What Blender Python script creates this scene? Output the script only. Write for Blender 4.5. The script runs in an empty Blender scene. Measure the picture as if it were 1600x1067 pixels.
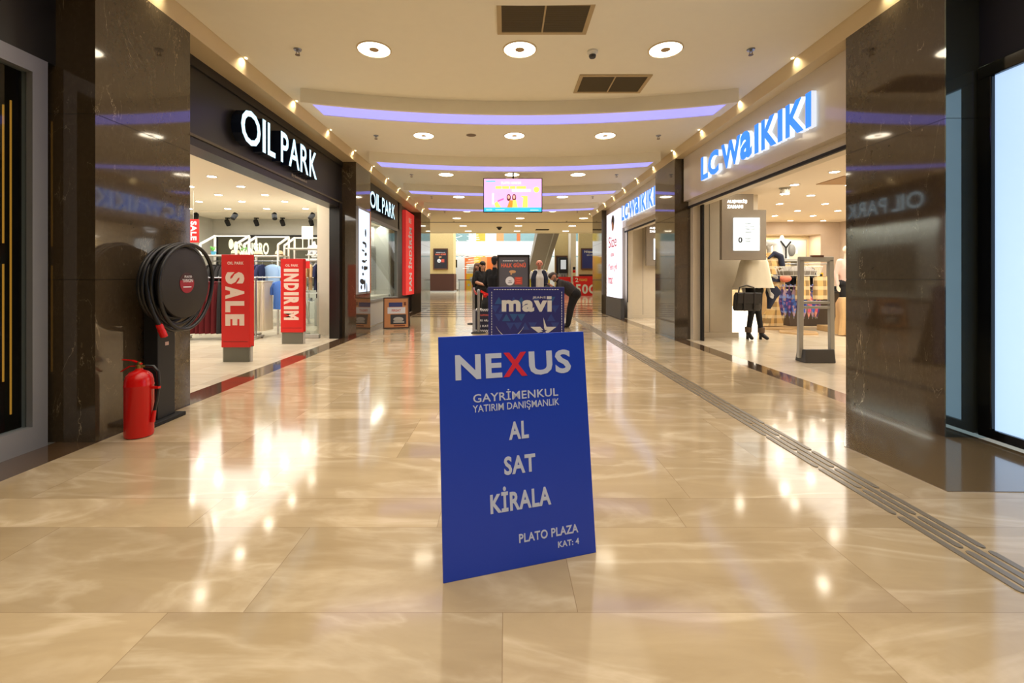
import bpy, math, random
import numpy as np
from mathutils import Matrix, Vector
R = math.radians
random.seed(7)
sc = bpy.context.scene
col = sc.collection
# ---------------------------------------------------------------- camera
FP = 711.0                      # focal length in pixels of the 1600 x 1067 frame
CX, CY, CH = 790.0, 434.0, 1.25 # vanishing point and eye height
cd = bpy.data.cameras.new('camera')
cd.sensor_width = 36.0
cd.lens = FP / 1600 * 36
cd.shift_x = (800 - CX) / 1600
cd.shift_y = -(533.5 - CY) / 1600
cd.clip_start = 0.05
cd.clip_end = 300
cam = bpy.data.objects.new('camera', cd)
cam.location = (0, 0, CH)
cam.rotation_euler = (R(90), 0, 0)
col.objects.link(cam)
sc.camera = cam
# ---------------------------------------------------------------- world, light, exposure
w = bpy.data.worlds.new('world')
sc.world = w
w.use_nodes = True
bg = w.node_tree.nodes['Background']
bg.inputs[0].default_value = (0.80, 0.90, 1.0, 1)
bg.inputs[1].default_value = 1.1
sc.view_settings.view_transform = 'Standard'
sc.view_settings.look = 'None'
sc.view_settings.exposure = 0.0
sc.view_settings.gamma = 1.0
sc.cycles.max_bounces = 8
sc.cycles.sample_clamp_indirect = 6.0
sc.cycles.caustics_reflective = False
sc.cycles.caustics_refractive = False
RING_E, SHOP_E = 13.0, 50.0     # strength of the ring lights and of the shop downlights

def area(name, loc, sx, sy, power, colr, rot=(0, 0, 0)):
    l = bpy.data.lights.new(name, 'AREA')
    l.shape = 'RECTANGLE'; l.size = sx; l.size_y = sy
    l.energy = power; l.color = colr
    o = bpy.data.objects.new(name, l)
    o.location = loc; o.rotation_euler = rot
    col.objects.link(o)
    return o
area('shop_fill_left', (-6.1, 9.2, 2.97), 3.6, 7.6, 310, (1.0, 0.97, 0.91))  # added area lamp, stands in for the left shop's downlight rows
area('shop_fill_right', (7.6, 9.2, 2.97), 4.0, 7.0, 300, (1.0, 0.94, 0.84))  # same added fill for the right shop, no fixture of its own
area('corridor_fill_near', (-0.4, 3.0, 3.60), 4.4, 14.0, 300, (1.0, 0.88, 0.70)).data.spread = R(128)  # added fill under the ceiling, carries the ring lights' output
area('corridor_fill_far', (0.17, 14.6, 3.60), 4.8, 6.0, 185, (1.0, 0.88, 0.70)).data.spread = R(128)  # second added corridor fill, not a fixture in the ceiling
area('hall_fill', (0.6, 22.4, 3.70), 18, 5.0, 420, (1.0, 0.86, 0.66)).data.spread = R(120)  # added fill lamp making up for the weak hall ring lights
area('atrium_daylight', (-1, 40, 9.0), 18, 12, 3200, (0.92, 0.96, 1.0))

# ---------------------------------------------------------------- colour and materials
def lin(c):
    return tuple((x / 255 / 12.92) if x / 255 <= 0.04045 else ((x / 255 + 0.055) / 1.055) ** 2.4 for x in c)
MATS = {}
def mat(name, c, rough=0.5, metal=0.0, emit=0.0, ec=None, spec=0.5, alpha=None, trans=0.0, noise=0.04, coat=0.0):
    if name in MATS: return MATS[name]
    m = bpy.data.materials.new(name); m.use_nodes = True
    nt = m.node_tree; b = nt.nodes['Principled BSDF']
    l = lin(c)
    if noise and not emit:
        tx = nt.nodes.new('ShaderNodeTexNoise'); tx.inputs['Scale'].default_value = 9
        tx.inputs['Detail'].default_value = 4
        co = nt.nodes.new('ShaderNodeTexCoord'); nt.links.new(co.outputs['Object'], tx.inputs['Vector'])
        mx = nt.nodes.new('ShaderNodeMix'); mx.data_type = 'RGBA'
        mx.inputs[6].default_value = (*[x * (1 - noise) for x in l], 1)
        mx.inputs[7].default_value = (*[min(1, x * (1 + noise)) for x in l], 1)
        nt.links.new(tx.outputs['Fac'], mx.inputs[0]); nt.links.new(mx.outputs[2], b.inputs['Base Color'])
    else:
        b.inputs['Base Color'].default_value = (*l, 1)
    b.inputs['Roughness'].default_value = rough
    b.inputs['Metallic'].default_value = metal
    b.inputs['Specular IOR Level'].default_value = spec
    b.inputs['Coat Weight'].default_value = coat
    b.inputs['Transmission Weight'].default_value = trans
    if emit:
        b.inputs['Emission Color'].default_value = (*(lin(ec) if ec else l), 1)
        b.inputs['Emission Strength'].default_value = emit
    MATS[name] = m
    return m

def N(nt, t, **kw):
    n = nt.nodes.new(t)
    for k, v in kw.items():
        setattr(n, k, v)
    return n
def M_(nt, op, a, b=None, clamp=False):
    n = nt.nodes.new('ShaderNodeMath'); n.operation = op; n.use_clamp = clamp
    for i, x in enumerate((a, b)):
        if x is None: continue
        if isinstance(x, (int, float)): n.inputs[i].default_value = x
        else: nt.links.new(x, n.inputs[i])
    return n.outputs[0]
def mixc(nt, f, a, b):
    n = nt.nodes.new('ShaderNodeMix'); n.data_type = 'RGBA'
    for i, x in ((0, f), (6, a), (7, b)):
        if isinstance(x, (int, float)): n.inputs[i].default_value = x
        elif isinstance(x, tuple): n.inputs[i].default_value = (*x, 1)
        else: nt.links.new(x, n.inputs[i])
    return n.outputs[2]

def floor_mat(name, ca, cb, cv, rough, small=False):
    """polished marble laid in alternating wide and narrow courses"""
    m = bpy.data.materials.new(name); m.use_nodes = True
    nt = m.node_tree; b = nt.nodes['Principled BSDF']
    co = N(nt, 'ShaderNodeTexCoord'); sp = N(nt, 'ShaderNodeSeparateXYZ')
    nt.links.new(co.outputs['Object'], sp.inputs[0])
    x, y = sp.outputs[0], sp.outputs[1]
    P, A, W = (0.6, 0.6, 0.6) if small else (0.88, 0.58, 1.25)
    yy = M_(nt, 'ADD', y, 90.0 * P - 1.70)
    pi = M_(nt, 'FLOOR', M_(nt, 'DIVIDE', yy, P))
    pf = M_(nt, 'SUBTRACT', yy, M_(nt, 'MULTIPLY', pi, P))
    hi = M_(nt, 'GREATER_THAN', pf, A)
    row = M_(nt, 'ADD', M_(nt, 'MULTIPLY', pi, 2.0), hi)
    wn = N(nt, 'ShaderNodeTexWhiteNoise', noise_dimensions='1D'); nt.links.new(row, wn.inputs['W'])
    xs = M_(nt, 'ADD', M_(nt, 'DIVIDE', M_(nt, 'ADD', x, 100.18), W), wn.outputs['Value'] if not small else 0.0)
    xi = M_(nt, 'FLOOR', xs); xf = M_(nt, 'SUBTRACT', xs, xi)
    cid = N(nt, 'ShaderNodeCombineXYZ'); nt.links.new(xi, cid.inputs[0]); nt.links.new(row, cid.inputs[1])
    wt = N(nt, 'ShaderNodeTexWhiteNoise', noise_dimensions='2D'); nt.links.new(cid.outputs[0], wt.inputs['Vector'])
    # grout distance
    def edge(f, size):
        d = M_(nt, 'MINIMUM', f, M_(nt, 'SUBTRACT', size, f)); return d
    ex = M_(nt, 'MULTIPLY', M_(nt, 'MINIMUM', xf, M_(nt, 'SUBTRACT', 1.0, xf)), W)
    ey = M_(nt, 'MINIMUM', M_(nt, 'MINIMUM', pf, M_(nt, 'SUBTRACT', P, pf)), M_(nt, 'ABSOLUTE', M_(nt, 'SUBTRACT', pf, A)))
    g = M_(nt, 'LESS_THAN', M_(nt, 'MINIMUM', ex, ey), 0.0016)
    # veining, shifted per slab
    sh = N(nt, 'ShaderNodeVectorMath', operation='SCALE'); nt.links.new(wt.outputs['Color'], sh.inputs[0]); sh.inputs['Scale'].default_value = 40.0
    ad = N(nt, 'ShaderNodeVectorMath', operation='ADD'); nt.links.new(co.outputs['Object'], ad.inputs[0]); nt.links.new(sh.outputs[0], ad.inputs[1])
    mp = N(nt, 'ShaderNodeMapping'); nt.links.new(ad.outputs[0], mp.inputs['Vector'])
    mp.inputs['Rotation'].default_value = (0, 0, R(38)); mp.inputs['Scale'].default_value = (0.75, 2.4, 1)
    n1 = N(nt, 'ShaderNodeTexNoise'); nt.links.new(mp.outputs[0], n1.inputs['Vector'])
    n1.inputs['Scale'].default_value = 1.7; n1.inputs['Detail'].default_value = 7; n1.inputs['Roughness'].default_value = 0.6; n1.inputs['Distortion'].default_value = 0.9
    n2 = N(nt, 'ShaderNodeTexNoise'); nt.links.new(mp.outputs[0], n2.inputs['Vector'])
    n2.inputs['Scale'].default_value = 0.8; n2.inputs['Detail'].default_value = 5; n2.inputs['Distortion'].default_value = 1.4
    base = mixc(nt, M_(nt, 'ADD', M_(nt, 'MULTIPLY', n1.outputs['Fac'], 1.3), -0.15, True), lin(ca), lin(cb))
    v = M_(nt, 'ABSOLUTE', M_(nt, 'SUBTRACT', n2.outputs['Fac'], 0.5))
    v = M_(nt, 'SUBTRACT', 1.0, M_(nt, 'DIVIDE', v, 0.06), True)
    v = M_(nt, 'MULTIPLY', M_(nt, 'MULTIPLY', v, M_(nt, 'MULTIPLY', n1.outputs['Fac'], n1.outputs['Fac'])), 1.15, True)
    c = mixc(nt, v, base, lin(cv))
    tone = M_(nt, 'ADD', M_(nt, 'MULTIPLY', wt.outputs['Value'], 0.24), 0.82)
    hs = N(nt, 'ShaderNodeHueSaturation'); nt.links.new(c, hs.inputs['Color']); nt.links.new(tone, hs.inputs['Value'])
    c = mixc(nt, M_(nt, 'MULTIPLY', g, 0.55), hs.outputs[0], lin((120, 95, 65)))
    nt.links.new(c, b.inputs['Base Color'])
    rr = M_(nt, 'ADD', M_(nt, 'MULTIPLY', n1.outputs['Fac'], 0.06), rough - 0.03)
    nt.links.new(rr, b.inputs['Roughness'])
    b.inputs['Specular IOR Level'].default_value = 0.5
    MATS[name] = m
    return m

def dark_marble(name='dark_marble', c0=(54, 45, 33), c1=(86, 73, 55), cv=(176, 160, 132), rough=0.06):
    m = bpy.data.materials.new(name); m.use_nodes = True
    nt = m.node_tree; b = nt.nodes['Principled BSDF']
    co = N(nt, 'ShaderNodeTexCoord')
    mp = N(nt, 'ShaderNodeMapping'); nt.links.new(co.outputs['Object'], mp.inputs['Vector'])
    mp.inputs['Rotation'].default_value = (R(24), R(14), R(10)); mp.inputs['Scale'].default_value = (1.6, 1.6, 0.55)
    n1 = N(nt, 'ShaderNodeTexNoise'); nt.links.new(mp.outputs[0], n1.inputs['Vector'])
    n1.inputs['Scale'].default_value = 2.2; n1.inputs['Detail'].default_value = 8; n1.inputs['Roughness'].default_value = .65
    n2 = N(nt, 'ShaderNodeTexNoise'); nt.links.new(mp.outputs[0], n2.inputs['Vector'])
    n2.inputs['Scale'].default_value = 1.5; n2.inputs['Detail'].default_value = 6; n2.inputs['Roughness'].default_value = .6; n2.inputs['Distortion'].default_value = .8
    n3 = N(nt, 'ShaderNodeTexNoise'); nt.links.new(co.outputs['Object'], n3.inputs['Vector'])
    n3.inputs['Scale'].default_value = 2.6; n3.inputs['Detail'].default_value = 3
    n4 = N(nt, 'ShaderNodeTexNoise'); nt.links.new(co.outputs['Object'], n4.inputs['Vector'])
    n4.inputs['Scale'].default_value = 26; n4.inputs['Detail'].default_value = 6
    base = mixc(nt, M_(nt, 'MULTIPLY', M_(nt, 'ADD', n1.outputs['Fac'], n4.outputs['Fac']), 0.5), lin(c0), lin(c1))
    def vein(src, wdt):
        v = M_(nt, 'ABSOLUTE', M_(nt, 'SUBTRACT', src, 0.5))
        return M_(nt, 'SUBTRACT', 1.0, M_(nt, 'DIVIDE', v, wdt), True)
    v = M_(nt, 'MULTIPLY', vein(n2.outputs['Fac'], 0.0036), M_(nt, 'MULTIPLY', M_(nt, 'SUBTRACT', n3.outputs['Fac'], 0.485), 6.0, True), True)
    v2 = M_(nt, 'MULTIPLY', vein(n1.outputs['Fac'], 0.006), 0.06)
    nt.links.new(mixc(nt, M_(nt, 'MAXIMUM', v, v2), base, lin(cv)), b.inputs['Base Color'])
    b.inputs['Roughness'].default_value = rough
    b.inputs['Specular IOR Level'].default_value = 0.75
    b.inputs['Coat Weight'].default_value = 0.5
    b.inputs['Coat Roughness'].default_value = 0.03
    MATS[name] = m
    return m

def plaid(name, c0, c1, c2, s=14.0):
    m = bpy.data.materials.new(name); m.use_nodes = True
    nt = m.node_tree; b = nt.nodes['Principled BSDF']
    co = N(nt, 'ShaderNodeTexCoord'); sp = N(nt, 'ShaderNodeSeparateXYZ'); nt.links.new(co.outputs['Object'], sp.inputs[0])
    a = M_(nt, 'GREATER_THAN', M_(nt, 'SINE', M_(nt, 'MULTIPLY', M_(nt, 'ADD', sp.outputs[0], sp.outputs[1]), s * 6.28)), 0.35)
    d = M_(nt, 'GREATER_THAN', M_(nt, 'SINE', M_(nt, 'MULTIPLY', sp.outputs[2], s * 6.28)), 0.35)
    c = mixc(nt, M_(nt, 'MULTIPLY', a, 0.6), lin(c0), lin(c1)); c = mixc(nt, M_(nt, 'MULTIPLY', d, 0.55), c, lin(c2))
    nt.links.new(c, b.inputs['Base Color']); b.inputs['Roughness'].default_value = 0.85
    MATS[name] = m
    return m
def patterned(name, cols, scale=6.0):
    m = bpy.data.materials.new(name); m.use_nodes = True
    nt = m.node_tree; b = nt.nodes['Principled BSDF']
    co = N(nt, 'ShaderNodeTexCoord'); vo = N(nt, 'ShaderNodeTexVoronoi'); vo.inputs['Scale'].default_value = scale
    nt.links.new(co.outputs['Object'], vo.inputs['Vector'])
    sp = N(nt, 'ShaderNodeSeparateColor'); nt.links.new(vo.outputs['Color'], sp.inputs[0])
    rp = N(nt, 'ShaderNodeValToRGB'); rp.color_ramp.interpolation = 'CONSTANT'
    while len(rp.color_ramp.elements) < len(cols): rp.color_ramp.elements.new(0.5)
    for i, cc in enumerate(cols):
        rp.color_ramp.elements[i].position = i / len(cols); rp.color_ramp.elements[i].color = (*lin(cc), 1)
    nt.links.new(sp.outputs[0], rp.inputs[0]); nt.links.new(rp.outputs[0], b.inputs['Base Color'])
    b.inputs['Roughness'].default_value = 0.6
    MATS[name] = m
    return m
def glass(name='clear_glass', tint=(0.9, 0.95, 0.95), refl=0.12):
    m = bpy.data.materials.new(name); m.use_nodes = True
    nt = m.node_tree; nt.nodes.remove(nt.nodes['Principled BSDF'])
    tr = N(nt, 'ShaderNodeBsdfTransparent'); tr.inputs[0].default_value = (*tint, 1)
    gl = N(nt, 'ShaderNodeBsdfGlossy'); gl.inputs['Roughness'].default_value = 0.02
    fr = N(nt, 'ShaderNodeFresnel'); fr.inputs[0].default_value = 1.5
    ge = N(nt, 'ShaderNodeNewGeometry'); ff = M_(nt, 'MULTIPLY', fr.outputs[0], M_(nt, 'SUBTRACT', 1.0, ge.outputs['Backfacing']))
    mx = N(nt, 'ShaderNodeMixShader'); nt.links.new(ff, mx.inputs[0]); nt.links.new(tr.outputs[0], mx.inputs[1]); nt.links.new(gl.outputs[0], mx.inputs[2])
    nt.links.new(mx.outputs[0], nt.nodes['Material Output'].inputs[0])
    MATS[name] = m
    return m

m_floor = floor_mat('polished_beige_marble', (164, 143, 110), (198, 178, 143), (226, 210, 182), 0.10)
m_shopfloor = floor_mat('pale_shop_tile', (206, 192, 166), (222, 210, 186), (230, 220, 200), 0.2, True)
m_marble = dark_marble()
m_strip = dark_marble('brown_threshold_marble', (70, 52, 36), (98, 76, 54), (150, 130, 100), 0.1)
m_ceil = mat('ceiling_plaster', (248, 242, 222), 0.9, noise=0.02)
m_shopceil = mat('shop_ceiling_plaster', (246, 238, 220), 0.9, noise=0.01)
m_cove = mat('cove_satin_paint', (220, 200, 160), 0.35, noise=0.02)
m_black = mat('black_panel', (24, 22, 21), 0.35)
m_blackgloss = mat('black_gloss', (12, 12, 13), 0.08)
m_blackmat = mat('black_matt', (18, 18, 19), 0.7)
m_dgrey = mat('dark_grey', (66, 66, 68), 0.55)
m_grey = mat('mid_grey', (130, 130, 126), 0.5)
m_lgrey = mat('light_grey_paint', (178, 176, 168), 0.6)
m_white = mat('white_paint', (232, 230, 222), 0.55)
m_cream = mat('cream_panel', (222, 212, 192), 0.55)
m_wallgrey = mat('warm_grey_wall', (200, 198, 188), 0.8)
m_silver = mat('brushed_silver', (168, 170, 172), 0.3, 0.9)
m_alu = mat('matt_aluminium', (150, 152, 156), 0.45, 0.4)
m_chrome = mat('chrome', (200, 200, 200), 0.12, 1.0)
m_red = mat('bright_red', (214, 26, 24), 0.4)
m_redpaint = mat('red_enamel', (200, 18, 16), 0.22)
m_yellowwall = mat('yellow_stucco', (206, 180, 122), 0.85, noise=0.10)
m_wains = mat('brown_wainscot', (74, 42, 32), 0.4)
m_wood = mat('pale_wood', (206, 172, 124), 0.5, noise=0.12)
m_dwood = mat('dark_wood', (70, 44, 30), 0.45)
m_txtw = mat('white_lettering', (226, 228, 232), 0.55, noise=0)
m_txtg = mat('silver_grey_lettering', (196, 208, 238), 0.5, noise=0)
m_txtk = mat('black_lettering', (22, 26, 28), 0.5, noise=0)
m_blue = mat('royal_blue_print', (28, 66, 196), 0.38, noise=0.015)
m_skin = mat('skin', (206, 150, 120), 0.55)
m_purple = mat('purple_light_strip', (148, 146, 255), 0.5, emit=1.25)
m_ring = mat('ring_light_glow', (255, 255, 255), 0.5, emit=RING_E, ec=(255, 241, 214))
m_down = mat('downlight_glow', (255, 255, 255), 0.5, emit=SHOP_E, ec=(255, 244, 222))
m_spot = mat('cove_spot_glow', (255, 255, 255), 0.5, emit=6, ec=(255, 232, 180))
m_glass = glass()
# ---------------------------------------------------------------- mesh helpers
class MB:
    def __init__(s): s.v = []; s.f = []; s.m = []
    def add(s, vs, fs, mi=0, M=None):
        o = len(s.v)
        for p in vs:
            p = Vector(p)
            s.v.append(tuple(M @ p) if M is not None else tuple(p))
        for f in fs:
            s.f.append(tuple(i + o for i in f)); s.m.append(mi)
        return s
    def hexa(s, p, mi=0, M=None):      # p: 4 bottom ccw then 4 top ccw
        return s.add(p, [(3, 2, 1, 0), (4, 5, 6, 7), (0, 1, 5, 4), (1, 2, 6, 5), (2, 3, 7, 6), (3, 0, 4, 7)], mi, M)
    def box(s, x0, x1, y0, y1, z0, z1, mi=0, M=None):
        x0, x1 = min(x0, x1), max(x0, x1); y0, y1 = min(y0, y1), max(y0, y1); z0, z1 = min(z0, z1), max(z0, z1)
        return s.hexa([(x0, y0, z0), (x1, y0, z0), (x1, y1, z0), (x0, y1, z0), (x0, y0, z1), (x1, y0, z1), (x1, y1, z1), (x0, y1, z1)], mi, M)
    def bar(s, a, b, t, mi=0, t2=None):  # square bar between two points
        a, b = Vector(a), Vector(b); d = (b - a); L = d.length; d.normalize()
        u = d.cross(Vector((0, 0, 1)))
        if u.length < 1e-3: u = Vector((1, 0, 0))
        u.normalize(); v = u.cross(d); t2 = t2 or t
        M = Matrix(((u.x, v.x, d.x, a.x), (u.y, v.y, d.y, a.y), (u.z, v.z, d.z, a.z), (0, 0, 0, 1)))
        return s.box(-t / 2, t / 2, -t2 / 2, t2 / 2, 0, L, mi, M)
    def prism(s, pts, M, d, mi=0, z0=0.0):   # polygon (ccw) in a plane, extruded along its normal
        n = len(pts)
        vs = [(p[0], p[1], z0) for p in pts] + [(p[0], p[1], z0 + d) for p in pts]
        fs = [tuple(range(n))[::-1], tuple(range(n, 2 * n))] + [(i, (i + 1) % n, n + (i + 1) % n, n + i) for i in range(n)]
        return s.add(vs, fs, mi, M)
    def disc(s, c, rx, ry, M, d, mi=0, n=28, z0=0.0):
        return s.prism([(c[0] + rx * math.cos(2 * math.pi * i / n), c[1] + ry * math.sin(2 * math.pi * i / n)) for i in range(n)], M, d, mi, z0)
    def tube(s, pts, r, n=8, mi=0, closed=False):
        pts = [Vector(p) for p in pts]; k = len(pts)
        rs = r if isinstance(r, (list, tuple)) else [r] * k
        t0 = (pts[1] - pts[0]).normalized()
        u = t0.cross(Vector((0, 0, 1)))
        if u.length < 1e-3: u = Vector((1, 0, 0))
        u.normalize(); vs = []
        for i in range(k):
            if closed: t = pts[(i + 1) % k] - pts[i - 1]
            else: t = pts[min(i + 1, k - 1)] - pts[max(i - 1, 0)]
            t.normalize(); u = (u - t * u.dot(t))
            if u.length < 1e-4: u = t.orthogonal()
            u.normalize(); v = t.cross(u)
            for j in range(n):
                a = 2 * math.pi * j / n
                vs.append(pts[i] + (u * math.cos(a) + v * math.sin(a)) * rs[i])
        fs = []
        for i in range(k if closed else k - 1):
            for j in range(n):
                a, b = i * n + j, i * n + (j + 1) % n
                c, d = ((i + 1) % k) * n + (j + 1) % n, ((i + 1) % k) * n + j
                fs.append((a, b, c, d))
        if not closed:
            fs += [tuple(range(n))[::-1], tuple(range((k - 1) * n, k * n))]
        return s.add(vs, fs, mi)
    def cap(s, a, b, ra, rb, n=12, mi=0):     # tapered capsule
        a, b = Vector(a), Vector(b); d = b - a; L = d.length
        d = d.normalized() if L > 1e-6 else Vector((0, 0, 1))
        P, Q = [], []
        for t in (-80, -55, -28, 0): P.append(a + d * ra * math.sin(R(t))); Q.append(ra * math.cos(R(t)))
        for t in (0, 28, 55, 80): P.append(b + d * rb * math.sin(R(t))); Q.append(rb * math.cos(R(t)))
        return s.tube(P, Q, n, mi)
    def lathe(s, prof, c=(0, 0, 0), n=24, mi=0, M=None, caps=True):
        vs = []; k = len(prof)
        for r, z in prof:
            for j in range(n):
                a = 2 * math.pi * j / n
                vs.append((c[0] + r * math.cos(a), c[1] + r * math.sin(a), c[2] + z))
        fs = [(i * n + j, i * n + (j + 1) % n, (i + 1) * n + (j + 1) % n, (i + 1) * n + j) for i in range(k - 1) for j in range(n)]
        if caps: fs += [tuple(range(n))[::-1], tuple(range((k - 1) * n, k * n))]
        return s.add(vs, fs, mi, M)
    def ell(s, c, r, nu=16, nv=10, mi=0, M=None):
        vs = [(c[0], c[1], c[2] - r[2])]
        for i in range(1, nv):
            t = -math.pi / 2 + math.pi * i / nv
            for j in range(nu):
                a = 2 * math.pi * j / nu
                vs.append((c[0] + r[0] * math.cos(t) * math.cos(a), c[1] + r[1] * math.cos(t) * math.sin(a), c[2] + r[2] * math.sin(t)))
        vs.append((c[0], c[1], c[2] + r[2])); e = len(vs) - 1
        fs = [(0, 1 + (j + 1) % nu, 1 + j) for j in range(nu)]
        for i in range(nv - 2):
            for j in range(nu):
                fs.append((1 + i * nu + j, 1 + i * nu + (j + 1) % nu, 1 + (i + 1) * nu + (j + 1) % nu, 1 + (i + 1) * nu + j))
        fs += [(1 + (nv - 2) * nu + j, 1 + (nv - 2) * nu + (j + 1) % nu, e) for j in range(nu)]
        return s.add(vs, fs, mi, M)
    def drape(s, secs, n=30, rip=0.0, k=7, ph=0.0, mi=0, c=(0, 0)):   # cloth: stacked wavy sections (z, half x, half y)
        vs = []; m = len(secs)
        for i, sec in enumerate(secs):
            z, hx, hy = sec[:3]; ox, oy = (sec[3], sec[4]) if len(sec) > 4 else (0, 0)
            t = i / (m - 1)
            for j in range(n):
                a = 2 * math.pi * j / n
                q = 1 + rip * t * math.sin(k * a + ph) + rip * 0.5 * t * math.sin((k * 2 + 1) * a + ph * 2)
                ca, sa = math.cos(a), math.sin(a)
                vs.append((c[0] + ox + hx * q * math.copysign(abs(ca) ** .7, ca), c[1] + oy + hy * q * math.copysign(abs(sa) ** .7, sa), z))
        fs = [(i * n + j, (i + 1) * n + j, (i + 1) * n + (j + 1) % n, i * n + (j + 1) % n) for i in range(m - 1) for j in range(n)]
        fs += [tuple(range(n)), tuple(range((m - 1) * n, m * n))[::-1]]
        return s.add(vs, fs, mi)
    def text(s, body, M, x0, x1, y0, y1, d=0.004, mi=0, mside=None, bold=0.0, z0=0.0):
        vs, fs = glyphs(body, bold)
        if not vs: return s
        xs = [p[0] for p in vs]; ys = [p[1] for p in vs]
        ax, bx, ay, by = min(xs), max(xs), min(ys), max(ys)
        V = [(x0 + (p[0] - ax) / (bx - ax) * (x1 - x0), y0 + (p[1] - ay) / (by - ay) * (y1 - y0), z0 + (d if p[2] > 0 else 0)) for p in vs]
        o = len(s.v); s.v += [tuple(M @ Vector(p)) for p in V]
        for f in fs:
            side = not all(vs[i][2] > 0 for i in f)
            s.f.append(tuple(i + o for i in f)); s.m.append(mside if (side and mside is not None) else mi)
        return s
    def build(s, name, mats, parent=None, smooth=False, bevel=0.0, world=False, seg=2):
        if not isinstance(mats, (list, tuple)): mats = [mats]
        me = bpy.data.meshes.new(name)
        off = Vector((0, 0, 0))
        if world and parent is not None:
            q = parent
            while q is not None: off += q.location; q = q.parent
        me.from_pydata([(p[0] - off.x, p[1] - off.y, p[2] - off.z) for p in s.v] if off.length else s.v, [], s.f)
        for mm in mats: me.materials.append(mm)
        me.polygons.foreach_set('material_index', s.m)
        if smooth:
            me.polygons.foreach_set('use_smooth', [True] * len(s.f))
            try: me.set_sharp_from_angle(angle=R(40))
            except Exception: pass
        me.update()
        o = bpy.data.objects.new(name, me); col.objects.link(o)
        if parent is not None: o.parent = parent
        if bevel:
            bm = o.modifiers.new('bevel', 'BEVEL'); bm.width = bevel; bm.segments = seg; bm.limit_method = 'ANGLE'; bm.angle_limit = R(40)
        return o
GL = {}
def glyphs(body, bold):
    k = (body, bold)
    if k not in GL:
        c = bpy.data.curves.new('t', 'FONT'); c.body = body; c.offset = bold; c.extrude = 0.05; c.resolution_u = 3; c.space_character = 1 + bold * 3
        o = bpy.data.objects.new('t', c); m = o.to_mesh()
        GL[k] = ([tuple(v.co) for v in m.vertices], [tuple(p.vertices) for p in m.polygons])
        o.to_mesh_clear(); bpy.data.objects.remove(o); bpy.data.curves.remove(c)
    return GL[k]
def frame(o, x, y, z):
    return Matrix(((x[0], y[0], z[0], o[0]), (x[1], y[1], z[1], o[1]), (x[2], y[2], z[2], o[2]), (0, 0, 0, 1)))
def FC(o=(0, 0, 0)): return frame(o, (1, 0, 0), (0, 0, 1), (0, -1, 0))     # faces the near end of the mall
def FL(o=(0, 0, 0)): return frame(o, (0, 1, 0), (0, 0, 1), (1, 0, 0))      # on the left side, faces right
def FR(o=(0, 0, 0)): return frame(o, (0, -1, 0), (0, 0, 1), (-1, 0, 0))    # on the right side, faces left
def FD(o=(0, 0, 0)): return frame(o, (1, 0, 0), (0, -1, 0), (0, 0, -1))    # on the ceiling, faces down
def thing(name, label, cat, loc=(0, 0, 0), rz=0.0, group=None):
    o = bpy.data.objects.new(name, None); col.objects.link(o)
    o.empty_display_size = 0.1
    o.location = loc; o.rotation_euler = (0, 0, rz); o['label'] = label; o['category'] = cat
    if group: o['group'] = group
    return o
def tag(o, label, cat, group=None, kind=None):
    if label: o['label'] = label
    if cat: o['category'] = cat
    if group: o['group'] = group
    if kind: o['kind'] = kind
    return o
def struct(name, mb, mats, parent=None, **kw):
    o = mb.build(name, mats, parent, **kw)
    if parent is None: o['kind'] = 'structure'
    return o
def dup(root, loc, rz=None, label=None, group=None):
    def cp(o, par):
        c = o.copy(); col.objects.link(c)
        if par is not None: c.parent = par
        for ch in [q for q in KIDS.get(o.name, ())]: cp(ch, c)
        return c
    KIDS = {}
    for q in col.objects:
        if q.parent is not None: KIDS.setdefault(q.parent.name, []).append(q)
    c = cp(root, None); c.location = loc
    if rz is not None: c.rotation_euler = (0, 0, rz)
    if label: c['label'] = label
    if group: c['group'] = group
    return c
ORD = ['first', 'second', 'third', 'fourth', 'fifth', 'sixth', 'seventh', 'eighth', 'ninth', 'tenth', 'eleventh', 'twelfth', 'thirteenth', 'fourteenth']
B = MB
# ---------------------------------------------------------------- the setting
WL, WR = -3.12, 3.44        # corridor faces of the pillars
SL, SR = -3.42, 3.74        # shopfront planes
ZC, ZS = 3.82, 3.67         # ceiling and the soffit over the shopfronts
struct('floor', B().box(WL + 0.02, 3.38, -6, 21, -0.2, 0).box(-14, 14, 21, 60, -0.2, 0).box(-14, WL + .02, 18.6, 21, -.2, 0).box(3.38, 14, 18.0, 21, -.2, 0), m_floor)
struct('floor', B().box(-9.2, -3.42, 3.5, 16.8, -0.2, 0), m_shopfloor)
struct('floor', B().box(3.66, 10.6, 3.6, 17.8, -0.2, 0), m_shopfloor)
struct('trim_1', B().box(SL, WL + .02, -6, 18.6, -0.2, 0.0), m_strip)
struct('trim_2', B().box(3.38, 3.66, -6, 18.0, -0.2, 0.0), m_strip)
# dark bands laid across the far end of the corridor floor
mb = B()
for y, wd in ((14.6, .22), (15.3, .3), (16.2, .34), (17.3, .4), (18.5, .45), (20.0, .5), (21.8, .6)):
    mb.box(-3.0 if y < 18.7 else -5.5, 3.3 if y < 18.7 else 5.5, y, y + wd, -.15, 0.006)
struct('trim_3', mb, mat('grey_brown_floor_band', (78, 62, 48), 0.16, noise=.1))
# added dark floor patch, painting in the nearest right pillar's reflection
struct('trim_4', B().prism([(3.44, 4.6), (2.51, 3.374), (2.58, 2.66), (3.68, 2.64), (3.68, 3.555), (3.44, 3.555)], Matrix.Translation((0, 0, 0)), 0.004), dark_marble('painted_pillar_reflection', (98, 80, 54), (122, 102, 72), (140, 122, 92), 0.12))
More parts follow.
